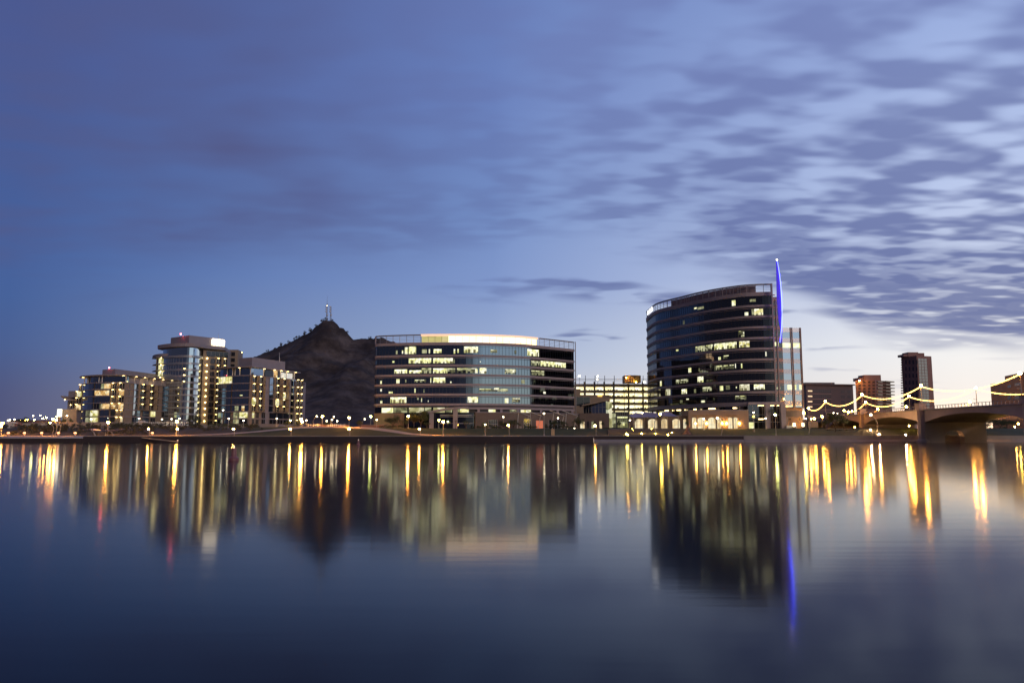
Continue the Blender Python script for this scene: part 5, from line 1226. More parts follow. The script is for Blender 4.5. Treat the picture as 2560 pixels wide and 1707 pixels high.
# ================================================================== BRIDGE
def bx(Y): return 147.0 + .00054 * (Y - 227) ** 2 if Y > 227 else 147.0
BW = 22.0
PIER = [100, 162, 223.5, 286, 348, 412, 480]
def bridge(bx, BW, label, PIER, crownz=9.9):
    t = thing('arch_bridge', (bx(290) + BW / 2, 290, 0), label, 'bridge')
    def zdeck(Y): return 12.0 - .000012 * (Y - 300) ** 2
    ZS = 6.9
    for a, b_ in zip(PIER, PIER[1:]):
        ys_ = lin(a, b_, 24); vs = []; fs = []
        for Y in ys_:
            f = (Y - a) / (b_ - a); zz = ZS + (crownz - ZS) * (1 - abs(2 * f - 1) ** 2.2); x = bx(Y)
            vs += [(x, Y, zz), (x + BW, Y, zz), (x + BW, Y, zdeck(Y)), (x, Y, zdeck(Y))]
        for k in range(24): q = 4 * k; fs += [(q, q + 4, q + 5, q + 1), (q + 1, q + 5, q + 6, q + 2), (q + 2, q + 6, q + 7, q + 3), (q + 3, q + 7, q + 4, q)]
        if b_ > 400: pass
        MB().add(vs, fs + [(0, 1, 2, 3), (99, 98, 97, 96)]).build('arch_span', 'concb', t)
        # cornice line and parapets
        for side, x0 in (('near', -.35), ('far', BW - .15)):
            vs = []; fs = []
            for Y in ys_:
                x = bx(Y) + x0; z = zdeck(Y); vs += [(x, Y, z - .5), (x + .5, Y, z - .5), (x + .5, Y, z - .1), (x, Y, z - .1)]
            for k in range(24): q = 4 * k; fs += [(q, q + 4, q + 5, q + 1), (q + 1, q + 5, q + 6, q + 2), (q + 2, q + 6, q + 7, q + 3), (q + 3, q + 7, q + 4, q)]
            MB().add(vs, fs + [(0, 1, 2, 3), (99, 98, 97, 96)]).build('cornice', 'conc', t)
            mb = MB()
            for k in range(int((b_ - a) / 2.0)):
                Y = a + 1 + 2.0 * k; mb.box((bx(Y) + x0 + .45, Y, zdeck(Y) + .5), (.16, .16, 1.1))
            vs = []; fs = []
            for Y in ys_:
                x = bx(Y) + x0 + .35; z = zdeck(Y) + .95; vs += [(x, Y, z), (x + .2, Y, z), (x + .2, Y, z + .14), (x, Y, z + .14)]
            for k in range(24): q = 4 * k; fs += [(q, q + 4, q + 5, q + 1), (q + 1, q + 5, q + 6, q + 2), (q + 2, q + 6, q + 7, q + 3), (q + 3, q + 7, q + 4, q)]
            mb.add(vs, fs); mb.build('railing', 'conc', t)
    for Y in PIER:
        x = bx(Y); zb0 = -2
        # pier wall with an arched opening through it
        mb = MB(); K = 12
        xa, xb = x + 7.0, x + 14.0
        mb.box((x + 3.5, Y, (zb0 + ZS + 1.2) / 2), (7.0, 3.0, ZS + 1.2 - zb0)); mb.box((x + 18, Y, (zb0 + ZS + 1.2) / 2), (8.0, 3.0, ZS + 1.2 - zb0))
        vs = []; fs = []
        for i in range(K + 1):
            f = i / K; zz = 2.2 + 2.2 * sqrt(max(0, 1 - (2 * f - 1) ** 2)); xx = xa + (xb - xa) * f
            vs += [(xx, Y - 1.5, zz), (xx, Y + 1.5, zz), (xx, Y + 1.5, ZS + 1.2), (xx, Y - 1.5, ZS + 1.2)]
        for k in range(K): q = 4 * k; fs += [(q, q + 4, q + 5, q + 1), (q + 1, q + 5, q + 6, q + 2), (q + 2, q + 6, q + 7, q + 3), (q + 3, q + 7, q + 4, q)]
        mb.add(vs, fs); p = mb.build('pier', 'concb', t)
        mb = MB(); mb.lathe((x - .2, Y, -2), [(2.3, 0), (2.3, 2.6), (1.7, 3.4), (1.6, 8.9), (1.6, 14.2)], 8)
        mb.build('pier_nose', 'concb', p)
        MB().box((x - .5, Y, 12.8), (2.6, 3.0, 2.2)).build('pilaster', 'concb', p)
        MB().box((x - .5, Y, 14.05), (3.0, 3.4, .3)).build('pilaster_cap', 'conc', p)
    Y = PIER[-1]; MB().box((bx(Y) + BW / 2 + 3 + (Y - 480) * .1, Y + 40, 8.5), (BW, 80, 6.8), rz=R(-14)).build('approach_ramp', 'concb', t)
bridge(bx, BW, 'concrete arch bridge crossing the lake at the right edge, carrying lamps and strings of lights', PIER)
bridge(lambda Y: bx(Y) + 29, 8.0, 'older arch bridge seen only through the widest arch of the nearer bridge', [165, 255, 345, 410, 470], 8.6)
# tall twin-height lamp standards on the bridge and the strings of lights hung between them
node1 = [(227, 933), (286, 964), (348, 986), (420, 1003), (490, 1020.5)]
node2 = [(229, 948), (289, 970.5), (350, 990), (420, 1005), (486, 1026)]
def zdk(Y): return 12.0
rows = []
nm = [['lamp standard at the right edge of the photo on the near side of the bridge', 'lamp standard above the bridge pier standing in the water', 'near-side lamp standard in front of the dark stepped apartment building', 'near-side lamp standard in front of the low purple-brown building', 'last near-side lamp standard, beside the glass annex'],
      ['far-side lamp standard beyond the right edge of the photo', 'far-side lamp standard over the widest arch, against the bright sky', 'far-side lamp standard at the left edge of the tall brown tower', 'lower far-side lamp standard in front of the stepped apartment building', 'last far-side lamp standard above the big dark tree']]
first = None
for r_, (nodes, off) in enumerate(((node1, .2), (node2, BW - .3))):
    pp = []
    for k, (Y, v) in enumerate(nodes):
        x = bx(Y) + off; z = CAM_Z + Y * ray(1280, v)[1]
        if r_ == 1 and k == 0: z = 19.5
        pp.append(Vector((x, Y, z)))
        if r_ == 1 and k == 0: continue
        if first is None:
            first = thing('bridge_lamp', (x, Y, 12), nm[r_][k], 'street lamp', 'lamp standards on the bridge')
            h = z - 12
            MB().tube([(x, Y, 11.9), (x, Y, 12 + h - .5)], [.17, .09], 6).build('pole', 'pole', first)
            MB().lathe((x, Y, 11.9), [(.4, 0), (.4, .5), (.2, .8)], 8).build('base', 'pole', first)
            MB().ball((x, Y, 12 + h), .50, 8).build('globe', 'lamo', first); h0 = h
            MB().tube([(x, Y, 12 + h - 4.6), (x - 1.2, Y, 12 + h - 4.2)], .07, 5).build('bracket', 'pole', first)
        else:
            d = dup(first, (x, Y, 12 if Y < 440 else z - 8), 0, nm[r_][k], None, (1, 1, (z - (12 if Y < 440 else z - 8)) / h0))
            for ch in d.children:
                if ch.name.startswith('globe'): ch.scale = (1, 1, 1 / d.scale[2]); ch.location = (0, 0, h0 * (1 - 1 / d.scale[2]))
    for k in range(len(pp) - 1):
        a, b_ = pp[k], pp[k + 1]; sag = (3.1, 3.0, 3.4, 2.6)[k] if r_ == 0 else (3.2, 3.0, 3.2, 2.4)[k]
        pts = [a.lerp(b_, f) + Vector((0, 0, -.3 - sag * 4 * f * (1 - f))) for f in [i / 20 for i in range(21)]]
        side = ('near', 'far')[r_]; w_ = (('from the right edge of the photo to the water pier', 'over the shore arch of the bridge, left of the water pier', 'in front of the low purple-brown building', 'swinging down to the glass annex of the tower'), ('crossing low in front of the tan building', 'sagging across the foot of the tall brown tower', 'in front of the stepped apartment building', 'ending above the big dark tree'))[r_][k]
        tg = thing('light_string', tuple(a), f'{side}-side string of lights {w_}', 'light string', 'strings of lights over the bridge')
        MB().tube(pts, .17, 6).build('rope_light', 'rope', tg)
        mb = MB()
        for i in range(1, 20): mb.ball(pts[i], .26, 6)
        mb.build('bulbs', 'rope', tg)
# small deck lights on the bridge parapet
for u, v, Y, lb in ((2438, 1004, 254, 'low orange deck light over the widest arch'), (2264, 1019, 300, 'small deck light below the far-side lamp at the brown tower'), (2197, 1024, 330, 'orange deck light over the shore arch'), (2139, 1028.5, 372, 'small deck light nearest the big dark tree')):
    x = bx(Y) + .5; t = thing('deck_light', (x, Y, 12), lb, 'lamp', 'small deck lights on the bridge')
    MB().tube([(x, Y, 11.9), (x, Y, 13.1)], .09, 5).build('post', 'pole', t); MB().ball((x, Y, 13.4), .42, 8).build('globe', 'lamo' if Y in (254, 330) else 'lams', t)

# ================================================================== STREET LIGHTS
def lamp_proto(name, cat, h, kind, mat, group):
    t = thing(name, (0, 0, -80), 'lamp', cat, group)
    if kind == 'post':          # small post with a side-mounted box lamp
        MB().tube([(0, 0, -80.2), (0, 0, -80 + h)], [.10, .08], 6).build('pole', 'pole', t)
        MB().box((-.22, 0, -80 + h), (.75, .35, .22)).build('lamp_head', 'pole', t)
        MB().ball((-.35, 0, -80 + h - .14), .36, 8).build('bulb', mat, t)
    elif kind == 'globe':
        MB().tube([(0, 0, -80.2), (0, 0, -80 + h - .2)], [.13, .09], 6).build('pole', 'pole', t)
        MB().lathe((0, 0, -80), [(.28, -.1), (.28, .3), (.14, .5)], 8).build('base', 'pole', t)
        MB().lathe((0, 0, -80 + h), [(.1, -.25), (.38, .0), (.42, .22), (.05, .4)], 8).build('lamp_hood', 'pole', t)
        MB().ball((0, 0, -80 + h - .1), .46 if mat != 'lamw' else .32, 8).build('bulb', mat, t)
    elif kind == 'arc':         # curved mast bowing over to one side
        pts = [(-.055 * z * z * .9 + .28 * sin(z / h * pi), 0, -80 + z) for z in lin(-.2, h, 12)]
        pts = [(1.3 * sin(f * pi * .55) * 1.0 - 2.1 * max(0, f - .35) ** 2 * 3.0, 0, -80 + h * (f - .02) * (1 - .12 * f)) for f in lin(0, 1, 14)]
        MB().tube(pts, [.15 - .07 * i / 14 for i in range(15)], 6).build('curved_pole', 'pole', t)
        e = pts[-1]; MB().lathe((e[0], 0, e[2]), [(.1, .25), (.34, .05), (.38, -.05), (.2, -.1)], 8).build('lamp_hood', 'pole', t)
        MB().ball((e[0], 0, e[2] - .12), .42, 8).build('bulb', mat, t)
    return t
PR = {}
def lamp(u, vh, vb, kind, mat, label, Y=None, group=None, name='street_lamp', mirror=False):
    """u, vh: where the lamp shows; vb: foot; Y: distance"""
    if Y is None:
        p = hit(u, vb); Y = p.y
    r_ = ray(u, vh); head = Vector((r_[0] * Y, Y, CAM_Z + r_[1] * Y)); foot = zg(head.x, Y)
    h = head.z - foot; key = (kind, mat)
    grp = {'post': 'small post lamps along the shore path', 'globe': 'globe street lamps on the bank', 'arc': 'curved-mast lamps'}[kind] + {'lamo': ', sodium orange', 'lams': ', orange', 'lamw': ', white', 'lamg': ', greenish', 'lamy': ', yellow'}[mat]
    H0 = {'post': 3.3, 'globe': 6.0, 'arc': 9.0}[kind]
    sc = h / H0 if kind != 'arc' else h / (H0 * .98 * .88)
    if key not in PR:
        PR[key] = lamp_proto(name, 'street lamp', H0, kind, mat, grp); o = PR[key]; o['label'] = label
    else: o = dup(PR[key], (0, 0, 0), 0, label)
    x = head.x
    if kind == 'arc': sgn = -1 if mirror else 1; x = head.x + sgn * (2.66 - 1.28) * sc; o.rotation_euler = (0, 0, pi if mirror else 0)
    # meshes were built about z = -80, so undo that through the parts
    o.location = (x, Y, foot); 
    o.scale = (1, 1, sc) if kind != 'arc' else (sc, sc, sc)
    for ch in o.children:
        n = ch.name.split('.')[0]
        if kind != 'arc' and n in ('bulb', 'lamp_hood', 'lamp_head'): ch.scale = (1, 1, 1 / sc); ch.location = (0, 0, H0 * (1 - 1 / sc))
    return o
for u, lb in ((374, 'orange post lamp on the path left of the white fence'), (446, 'orange post lamp beside the tall orange lamp at the fence'), (586, 'orange post lamp directly behind the red buoy'), (728, 'orange post lamp at the top of the mound, below the hill-side condominium'), (875, 'orange post lamp under the tallest sodium lamp by the hill'), (1051, 'orange post lamp at the left part of the office block, by the orange-lit tree'), (1273, 'orange post lamp in front of the middle of the stone podium'), (1490, 'orange post lamp in front of the glass pavilion')):
    lamp(u, {1273: 1062, 1490: 1063}.get(u, 1071), 1093, 'post', 'lams', lb, Y=293)
for u, vh, Y, lb in ((442, 1052, 294.5, 'tall orange lamp rising beside the white fence'), (270.5, 1055, 296, 'orange lamp in front of the low condominium block, above the curved shelter'), (727 - 0 + 26, 1046, 333, 'orange lamp at the right corner of the condominium by the hill'), (755.5, 1053, 331, 'lower orange lamp close beside the one at the condominium corner'), (806, 1040, 345, 'orange lamp between the condominium and the hill'), (873, 1043, 321, 'brightest tall sodium lamp in front of the hill'), (1021, 1039, 330, 'orange lamp over the orange-lit tree'), (1108, 1053, 298, 'orange lamp right of the palm, before the swooping canopy'), (6, 1057, 300, 'orange lamp at the very left edge of the photo'), (2, 1064, 297, 'lower orange lamp at the very left edge'), (2055.5, 1040, 350, 'orange lamp left of the big dark tree by the bridge'), (2036, 1045, 352, 'smaller orange lamp two steps left of the big dark tree')):
    lamp(u, vh, 0, 'globe', 'lamo', lb, Y=Y)
for u, vh, Y, lb in ((36, 1047, 338, 'white globe lamp on the stone pier at the far left'), (83, 1038, 350, 'white globe lamp, taller one on the far left skyline'), (101, 1037, 420, 'faint white lamp, right of the taller one on the left skyline'), (167.5, 1038, 345, 'white globe lamp right of the glowing sign box'), (228, 1046, 344, 'white globe lamp under the lit ground-floor rooms of the low condominium'), (348, 1045, 343, 'white globe lamp on the stone pier by the fence'), (405, 1047, 343, 'white globe lamp behind the left half of the fence'), (429, 1046, 343.5, 'white globe lamp behind the right half of the fence'), (449, 1045, 344, 'white globe lamp just right of the tall orange lamp'), (558, 1024, 352, 'tall white lamp in front of the glass corner of the hill-side condominium'), (572, 1045, 343, 'white globe lamp on the slope below the hill-side condominium, left one'), (609, 1050, 341, 'dim white lamp in front of the hill-side condominium, middle one'), (692, 1045, 342, 'white globe lamp at the entrance stair of the condominium'), (766, 1049, 338, 'white globe lamp just right of the orange pair'), (817, 1051, 343, 'white lamp under the hill, first of three'), (830, 1048, 341, 'white lamp under the hill, middle of three'), (843, 1051, 342, 'white lamp under the hill, last of three'), (942, 1048, 342, 'white globe lamp left of the office block, above the brick wall'), (1213, 1060, 297, 'white lamp glowing inside a small tree in front of the podium'), (1258, 1041, 335, 'small white lamp on the podium front'), (1360, 1032, 297, 'tall white lamp right of the red entrance'), (1606, 1030.5, 312, 'white lamp above the middle shade sail'), (1759, 1045.5, 318, 'white globe lamp in front of the glowing arches'), (1914, 1044.5, 322, 'white globe lamp left of the tower entrance'), (1884, 1029.5, 312, 'tall thin white lamp before the tower lobby'), (2014, 1045, 325, 'low white lamp by the glass annex'), (1575, 1049, 330, 'small white lamp at the left of the arcade')):
    lamp(u, vh, 0, 'globe', 'lamw', lb, Y=Y)
for u, vh, Y, lb, m_ in ((927, 1040, 348, 'greenish street lamp between the hill and the office block', 'lamg'), (1097, 1049, 330, 'greenish lamp glowing through the palm by the office block', 'lamg'), (1938, 1035.5, 297, 'yellow-green starry lamp in front of the tower entrance', 'lamg')):
    lamp(u, vh, 0, 'globe', m_, lb, Y=Y)
for u, vh, Y, m_, lb, mir in ((132, 1047, 292.5, 'lams', 'curved orange mast lamp on the landing, left one of the pair', False), (141, 1049, 293, 'lams', 'curved orange mast lamp on the landing, right one of the pair', False), (1651, 1034, 295, 'lamy', 'bright yellow curved mast lamp in front of the shade sails', True), (792, 1040, 345, 'lamw', 'white curved mast lamp right of the condominium by the hill', True), (835, 1041, 352, 'lamw', 'white curved mast lamp under the middle of the hill', True), (912, 1047, 346, 'lamw', 'white curved mast lamp left of the brick wall', True), (2009, 1031, 303, 'lamy', 'yellow curved mast lamp where the light strings end by the annex', False), (2177, 1036, 298, 'lamw', 'unlit-looking curved mast in front of the shore arch', False), (125.5, 1056, 292.2, 'lams', 'lowest curved orange mast lamp on the landing', False), (1793, 1044, 297, 'lamw', 'slender curved mast on the grass before the arcade', False)):
    lamp(u, vh, 0, 'arc', m_, lb, Y=Y, mirror=mir)
# recessed ground spots in the terrace steps
for k, (u, v, lb) in enumerate(((1566, 1087.5, 'step light at the lower left end of the terrace'), (1569.5, 1089.5, 'step light tucked just right of the lowest left one'), (1581, 1076, 'step light higher on the left side of the terrace'), (1584, 1078.5, 'step light beside the higher left one'), (1604, 1086.5, 'step light between the left group and the brightest pair'), (1629, 1076, 'upper light of the brightest pair on the steps'), (1631.5, 1080.5, 'lower light of the brightest pair on the steps'), (1640, 1087, 'step light at the foot of the yellow curved mast'), (1670, 1089.5, 'lowest light of the right-hand row on the steps'), (1680, 1085, 'second light from the bottom of the right-hand row'), (1687, 1081, 'third light from the bottom of the right-hand row'), (1690, 1076.5, 'top light of the right-hand row on the steps'))):
    p = hit(u, v); t = thing('step_light', p, lb, 'ground light', 'lights in the terrace steps')
    MB().lathe(p + Vector((0, 0, -.1)), [(.30, 0), (.30, .3), (.22, .34)], 8).build('housing', 'steel', t); MB().ball(p + Vector((0, -.05, .42)), .24, 8).build('bulb', 'spot', t)
# small far lights
for k, (u, v, Y, m_, lb) in enumerate(((20, 1051, 460, 'lamw', 'small light near the left edge, first of a row'), (24.5, 1049.5, 460, 'lamw', 'small light near the left edge, second of a row'), (51, 1049.5, 480, 'lams', 'small orange light on the skyline left of the tall white lamp'), (64, 1050, 480, 'lams', 'left one of two small lights close together on the left skyline'), (68.5, 1049, 480, 'lams', 'right one of two small lights close together on the left skyline'), (85.5, 1049, 430, 'lamg', 'low greenish light below the taller white lamp at left'), (107, 1046, 480, 'lams', 'small orange light left of the glowing sign box'), (116.5, 1043.5, 480, 'lamo', 'orange light next to the glowing sign box'), (142, 1041.5, 345, 'lamo', 'orange light right at the foot of the glowing sign box'), (726, 1051, 345, 'lamg', 'small greenish light in front of the condominium base by the hill'), (1395, 1045, 345, 'lamw', 'small white light above the terrace trees'), (2130, 1027, 380, 'lams', 'orange light above the left end of the bridge'), (2084, 1032, 375, 'lamw', 'small light above the crown of the big dark tree, left one'), (2093, 1034, 375, 'lamw', 'small light above the crown of the big dark tree, right one'), (2028, 1047, 356, 'lams', 'small orange light by the glass annex'), (2452, 1077, 350, 'lamw', 'small light under the wide arch by the brown hut'), (2537, 1067, 350, 'lams', 'orange light far right under the wide arch'), (1383, 1073, 333, 'lamw', 'small white light above the tan box'), (1418, 1072, 333, 'lamw', 'small white light below the terrace trees, right of the tan box'), (1436, 1071, 333, 'lamw', 'small white light at the foot of the dark trees by the pavilion'))):
    p = at(u, v, Y); z0_ = min(zg(p.x, Y), p.z - .5); t = thing('distant_light', (p.x, Y, z0_), lb, 'lamp', 'small lights along the bank')
    MB().tube([(p.x, Y, z0_), (p.x, Y, p.z)], .07, 4).build('pole', 'pole', t); MB().ball(p, .26 if Y < 400 else .36, 8).build('bulb', m_, t)

# ================================================================== TREES AND PLANTS
TP = {}
def tree_mesh(seed, kind):
    rnd = random.Random(seed); tr = MB(); cr = MB()
    if kind == 'broad':
        tr.tube([(0, 0, -.3), (.1, 0, 1.0), (.0, .1, 2.0)], [.26, .19, .15], 7)
        for k in range(6):
            a = k * 1.05 + rnd.uniform(-.3, .3); r_ = rnd.uniform(1.2, 2.2); h = rnd.uniform(3.2, 5.0)
            tr.tube([(0, .1, 1.7), (r_ * .45 * cos(a), r_ * .45 * sin(a), 2.8), (r_ * cos(a), r_ * sin(a), h)], [.12, .08, .03], 5)
        crown(cr, (0, 0, 4.0), 3.4, 3.0, 2.1, 1500, .17, 16, 0, rnd)
    elif kind == 'tall':
        tr.tube([(0, 0, -.3), (.05, 0, 2.0), (0, .1, 4.5)], [.2, .15, .08], 7)
        for k in range(6):
            a = k * 1.1; tr.tube([(0, 0, 2 + k * .3), (.9 * cos(a), .9 * sin(a), 3.6 + k * .3)], [.08, .03], 5)
        crown(cr, (0, 0, 4.3), 1.7, 1.7, 2.6, 1000, .16, 13, 0, rnd)
    elif kind == 'sparse':
        for k in range(4):
            a = k * 1.6 + .4; tr.tube([(0, 0, -.3), (.35 * cos(a), .35 * sin(a), 1.4), (1.1 * cos(a), 1.1 * sin(a), 3.0), (1.6 * cos(a), 1.5 * sin(a), 4.4)], [.13, .1, .06, .02], 5)
            for j in range(3): b_ = a + rnd.uniform(-1, 1); tr.tube([(.9 * cos(a), .9 * sin(a), 2.5), (1.9 * cos(b_), 1.9 * sin(b_), 3.9 + .3 * j)], [.05, .015], 4)
        crown(cr, (0, 0, 3.9), 2.5, 2.2, 1.5, 620, .14, 14, 0, rnd)
    elif kind == 'palm':
        tr.tube([(0, 0, -.3), (.1, 0, 2.5), (.05, 0, 5.0)], [.24, .17, .16], 7)
        for k in range(22):
            a = k * 2.4; up = rnd.uniform(-.2, .9); L_ = rnd.uniform(1.5, 2.1); pr_ = None
            for i in range(9):
                f = i / 8; p = Vector((cos(a) * L_ * f, sin(a) * L_ * f, 5.0 + up * f * 1.6 - 1.5 * f * f))
                if pr_ is not None:
                    s_ = Vector((-sin(a), cos(a), -.35)) * .38 * (1 - .5 * f); s2 = Vector((sin(a), -cos(a), -.35)) * .38 * (1 - .5 * f); m_ = (p - pr_) * .35
                    cr.add([pr_, pr_ + m_, p + s_], [(0, 1, 2)]); cr.add([pr_, pr_ + m_, p + s2], [(0, 1, 2)]); cr.add([pr_, pr_ + Vector((0, 0, .05)), p], [(0, 1, 2)])
                pr_ = p
    return tr, cr
def tree(kind, u, vtop, Y, label, wscale=1.0, seed=1, mat='leaf', group='trees along the bank', sink=0, name=None):
    key = (kind, seed, mat); p = at(u, vtop, Y); z0_ = zg(p.x, Y) - sink; h = p.z - z0_
    H0 = {'broad': 6.2, 'tall': 7.0, 'sparse': 5.4, 'palm': 5.9}[kind]; s_ = h / H0
    if key not in TP:
        o = thing(name or {'broad': 'shade_tree', 'tall': 'upright_tree', 'sparse': 'thin_tree', 'palm': 'palm_tree'}[kind], (0, 0, 0), label, 'palm tree' if kind == 'palm' else 'tree', group)
        tr, cr = tree_mesh(seed, kind); tr.build('trunk', 'bark', o); cr.build('crown', mat, o); TP[key] = o
    else: o = dup(TP[key], (0, 0, 0), 0, label); 
    o.location = (p.x, Y, z0_); o.scale = (s_ * wscale, s_ * wscale, s_); o.rotation_euler = (0, 0, random.uniform(0, 6)); return o
random.seed(11)
tree('broad', 983, 1037, 318, 'large dark tree in front of the left corner of the office block', 1.25, 1)
tree('broad', 1053, 1026, 342, 'tall dark tree covering the lower windows left of the swooping canopy', 1.0, 2)
tree('broad', 1035, 1030, 344, 'dark tree behind the orange-lit one', .9, 1)
tree('tall', 1016, 1045, 329, 'small tree lit bright orange by the lamp above it', 1.1, 3)
tree('sparse', 1068, 1054, 325, 'low dim tree right of the orange-lit tree', 1.2, 4)
tree('palm', 1096, 1045, 327, 'palm glowing green around the lamp by the office block', 1.0, 5, 'leafp')
tree('palm', 1139, 1048, 327, 'dark palm in front of the big pale column of the office block', .8, 5, 'leafp')
tree('sparse', 1165, 1050, 325, 'thin dark tree left of the stone podium', 1.0, 4)
tree('sparse', 1213, 1053, 299, 'small tree lit from inside by a white lamp', .8, 6)
tree('broad', 1283, 1049, 320, 'dark rounded tree in front of the stone podium', 1.4, 2)
tree('broad', 1258, 1052, 324, 'lower dark tree left of the rounded one at the podium', 1.4, 1)
tree('broad', 1385, 1049, 322, 'dark tree above the tan box', 1.1, 1)
tree('broad', 1408, 1052, 324, 'dark tree between the tan box and the pavilion', 1.1, 2)
tree('broad', 1446, 1042, 318, 'large dark tree in front of the stone corner block', 1.0, 1)
tree('tall', 1487, 1052, 330, 'small upright tree at the foot of the glass pavilion, left one', 1.0, 3)
tree('tall', 1507, 1050, 331, 'small upright tree at the foot of the glass pavilion, right one', 1.0, 7)
tree('tall', 1548, 1050, 333, 'dark tree in front of the green-tinted lobby', 1.1, 3)
tree('palm', 1590, 1046, 330, 'palm at the left end of the arcade', .9, 8, 'leafp')
tree('tall', 1716, 1046, 324, 'upright tree at the break in the arcade', .7, 7)
tree('palm', 1930, 1016, 329, 'palm with lights between the tower entrance columns', .8, 8, 'leafp')
tree('palm', 1975, 1042, 335, 'palm under the glass annex, left one', .9, 5, 'leafp')
tree('palm', 2002, 1040, 335, 'palm under the glass annex, middle one', .9, 8, 'leafp')
tree('palm', 2024, 1043, 338, 'palm under the glass annex, right one', .9, 5, 'leafp')
tree('broad', 2086, 1031, 312, 'big dark tree left of the bridge', 1.05, 2)
tree('broad', 2108, 1040, 318, 'dark tree right of the big one, against the bridge', 1.0, 1)
tree('broad', 2062, 1047, 322, 'lower dark tree left of the big one by the bridge', .9, 1)
tree('sparse', 813, 1056, 322, 'bare-limbed tree on the mound below the hill', 1.1, 4)
tree('sparse', 901, 1054, 322, 'thin tree on the mound right of the tall sodium lamp', 1.2, 6)
tree('broad', 897, 1050, 336, 'dark tree behind the thin one on the mound', .9, 2)
tree('broad', 818, 1052, 338, 'dark tree behind the bare-limbed one', .9, 1)
tree('broad', 716, 1052, 338, 'dark tree in front of the condominium base near the hill', 1.2, 2)
tree('tall', 745, 1050, 340, 'upright dark tree at the right corner of the condominium', .9, 3)
tree('sparse', 716, 1070, 322, 'small sapling on the orange-lit path edge', .8, 6)
tree('broad', 59, 1041, 420, 'dark round tree on the far left skyline', 1.0, 1)
tree('broad', 30, 1050, 400, 'low dark tree at the left edge of the photo', 1.2, 2)
tree('broad', 3, 1056, 360, 'dark tree cut by the left edge of the photo', 1.0, 1)
tree('tall', 161, 1043, 350, 'small tree beside the wall right of the glowing sign box', 1.0, 7)
tree('tall', 179, 1045, 350, 'small tree at the left foot of the low condominium block', 1.0, 3)
tree('tall', 472, 1040, 352, 'dark tree at the foot of the round tower, left one', .8, 7)
tree('tall', 487, 1036, 354, 'dark tree at the foot of the round tower, middle one', .9, 3)
tree('tall', 500, 1041, 353, 'dark tree at the foot of the round tower, right one', .9, 7)
tree('broad', 2478, 1068, 345, 'yellow-lit tree under the wide arch, left one', 1.4, 2, 'leafp', sink=3)
tree('broad', 2505, 1064, 352, 'yellow-lit tree under the wide arch, middle one', 1.3, 1, 'leafp', sink=3)
tree('broad', 2535, 1052, 350, 'tall yellow-lit tree under the wide arch, right one', 1.1, 2, 'leafp')
tree('broad', 2465, 1056, 372, 'dark tree far under the wide arch', 1.4, 1)
tree('broad', 2500, 1052, 375, 'dark tree behind the yellow-lit ones under the arch', 1.6, 2)
for u, v, lb in ((2488, 1080, 'unseen yellow floodlight among the trees under the wide arch, left one'), (2522, 1078, 'unseen yellow floodlight among the trees under the wide arch, right one')):  # unseen sources for the yellow light on these trees
    p = at(u, v, 338); t = thing('floodlight', (p.x, 338, zg(p.x, 338)), lb, 'floodlight', 'unseen floodlights under the arch')
    MB().tube([(p.x, 338, zg(p.x, 338) - .2), p], .08, 5).build('pole', 'pole', t); MB().ball(p, .3, 8).build('bulb', 'spot', t)
p = at(2459, 1075, 345); p2 = at(2477, 1075, 345); t = thing('brown_hut', ((p.x + p2.x) / 2, 347, 5.3), 'small brown hut under the wide arch', 'hut')
MB().prism([(p.x, 345), (p2.x, 345), (p2.x, 350), (p.x, 350)], 2.5, p.z).build('wall', 'brick', t); MB().prism([(p.x - .3, 344.7), (p2.x + .3, 344.7), (p2.x + .3, 350.3), (p.x - .3, 350.3)], p.z, p.z + .3).build('roof', 'conc', t)

# scrub on the left slope: each bush a thing
def places(n, xr, yr, seed, ok=lambda x, y: True):
    rnd = random.Random(seed); out = []
    while len(out) < n:
        x, y = rnd.uniform(*xr), rnd.uniform(*yr)
        if ok(x, y) and all((x - a) ** 2 + (y - b_) ** 2 > 4.5 for a, b_ in out): out.append((x, y))
    return sorted(out)
bush = []
for k, s_ in enumerate((21, 22, 23)):
    rnd = random.Random(s_); t = thing('desert_bush', (0, 0, -90), 'dark desert bush on the dry slope below the low condominium block', 'bush', 'desert bushes on the dry slope')
    mb = MB(); crown(mb, (0, 0, -89.2), 1.6, 1.3, 1.0, 220, .16, 9, 0, rnd); mb.build('foliage', 'scrub', t)
    mb = MB()
    for j in range(4): mb.tube([(0, 0, -90.1), (cos(j * 1.6) * .7, sin(j * 1.6) * .7, -89.1)], [.06, .02], 4)
    mb.build('stem', 'bark', t); bush.append(t)
for i, (x, y) in enumerate(places(110, (-222, -132), (298, 342), 5, lambda x, y: abs(x) < .66 * y + 2 and not (x > -150 and y < 302))):
    s_ = random.uniform(.6, 1.5)
    o = dup(bush[i % 3], (x, y, zg(x, y) - .1), random.uniform(0, 6)) if i >= 3 else bush[i]
    o.location = (x, y, zg(x, y) - .1); o.scale = (s_ * random.uniform(.9, 1.3), s_, s_)
for i, (x, y) in enumerate(places(22, (-128, -96), (312, 338), 9)):
    s_ = random.uniform(.5, 1.2); o = dup(bush[i % 3], (x, y, zg(x, y) - .1), random.uniform(0, 6), 'desert bush on the slope below the condominium by the hill', 'desert bushes below the hill-side condominium', (s_, s_, s_))
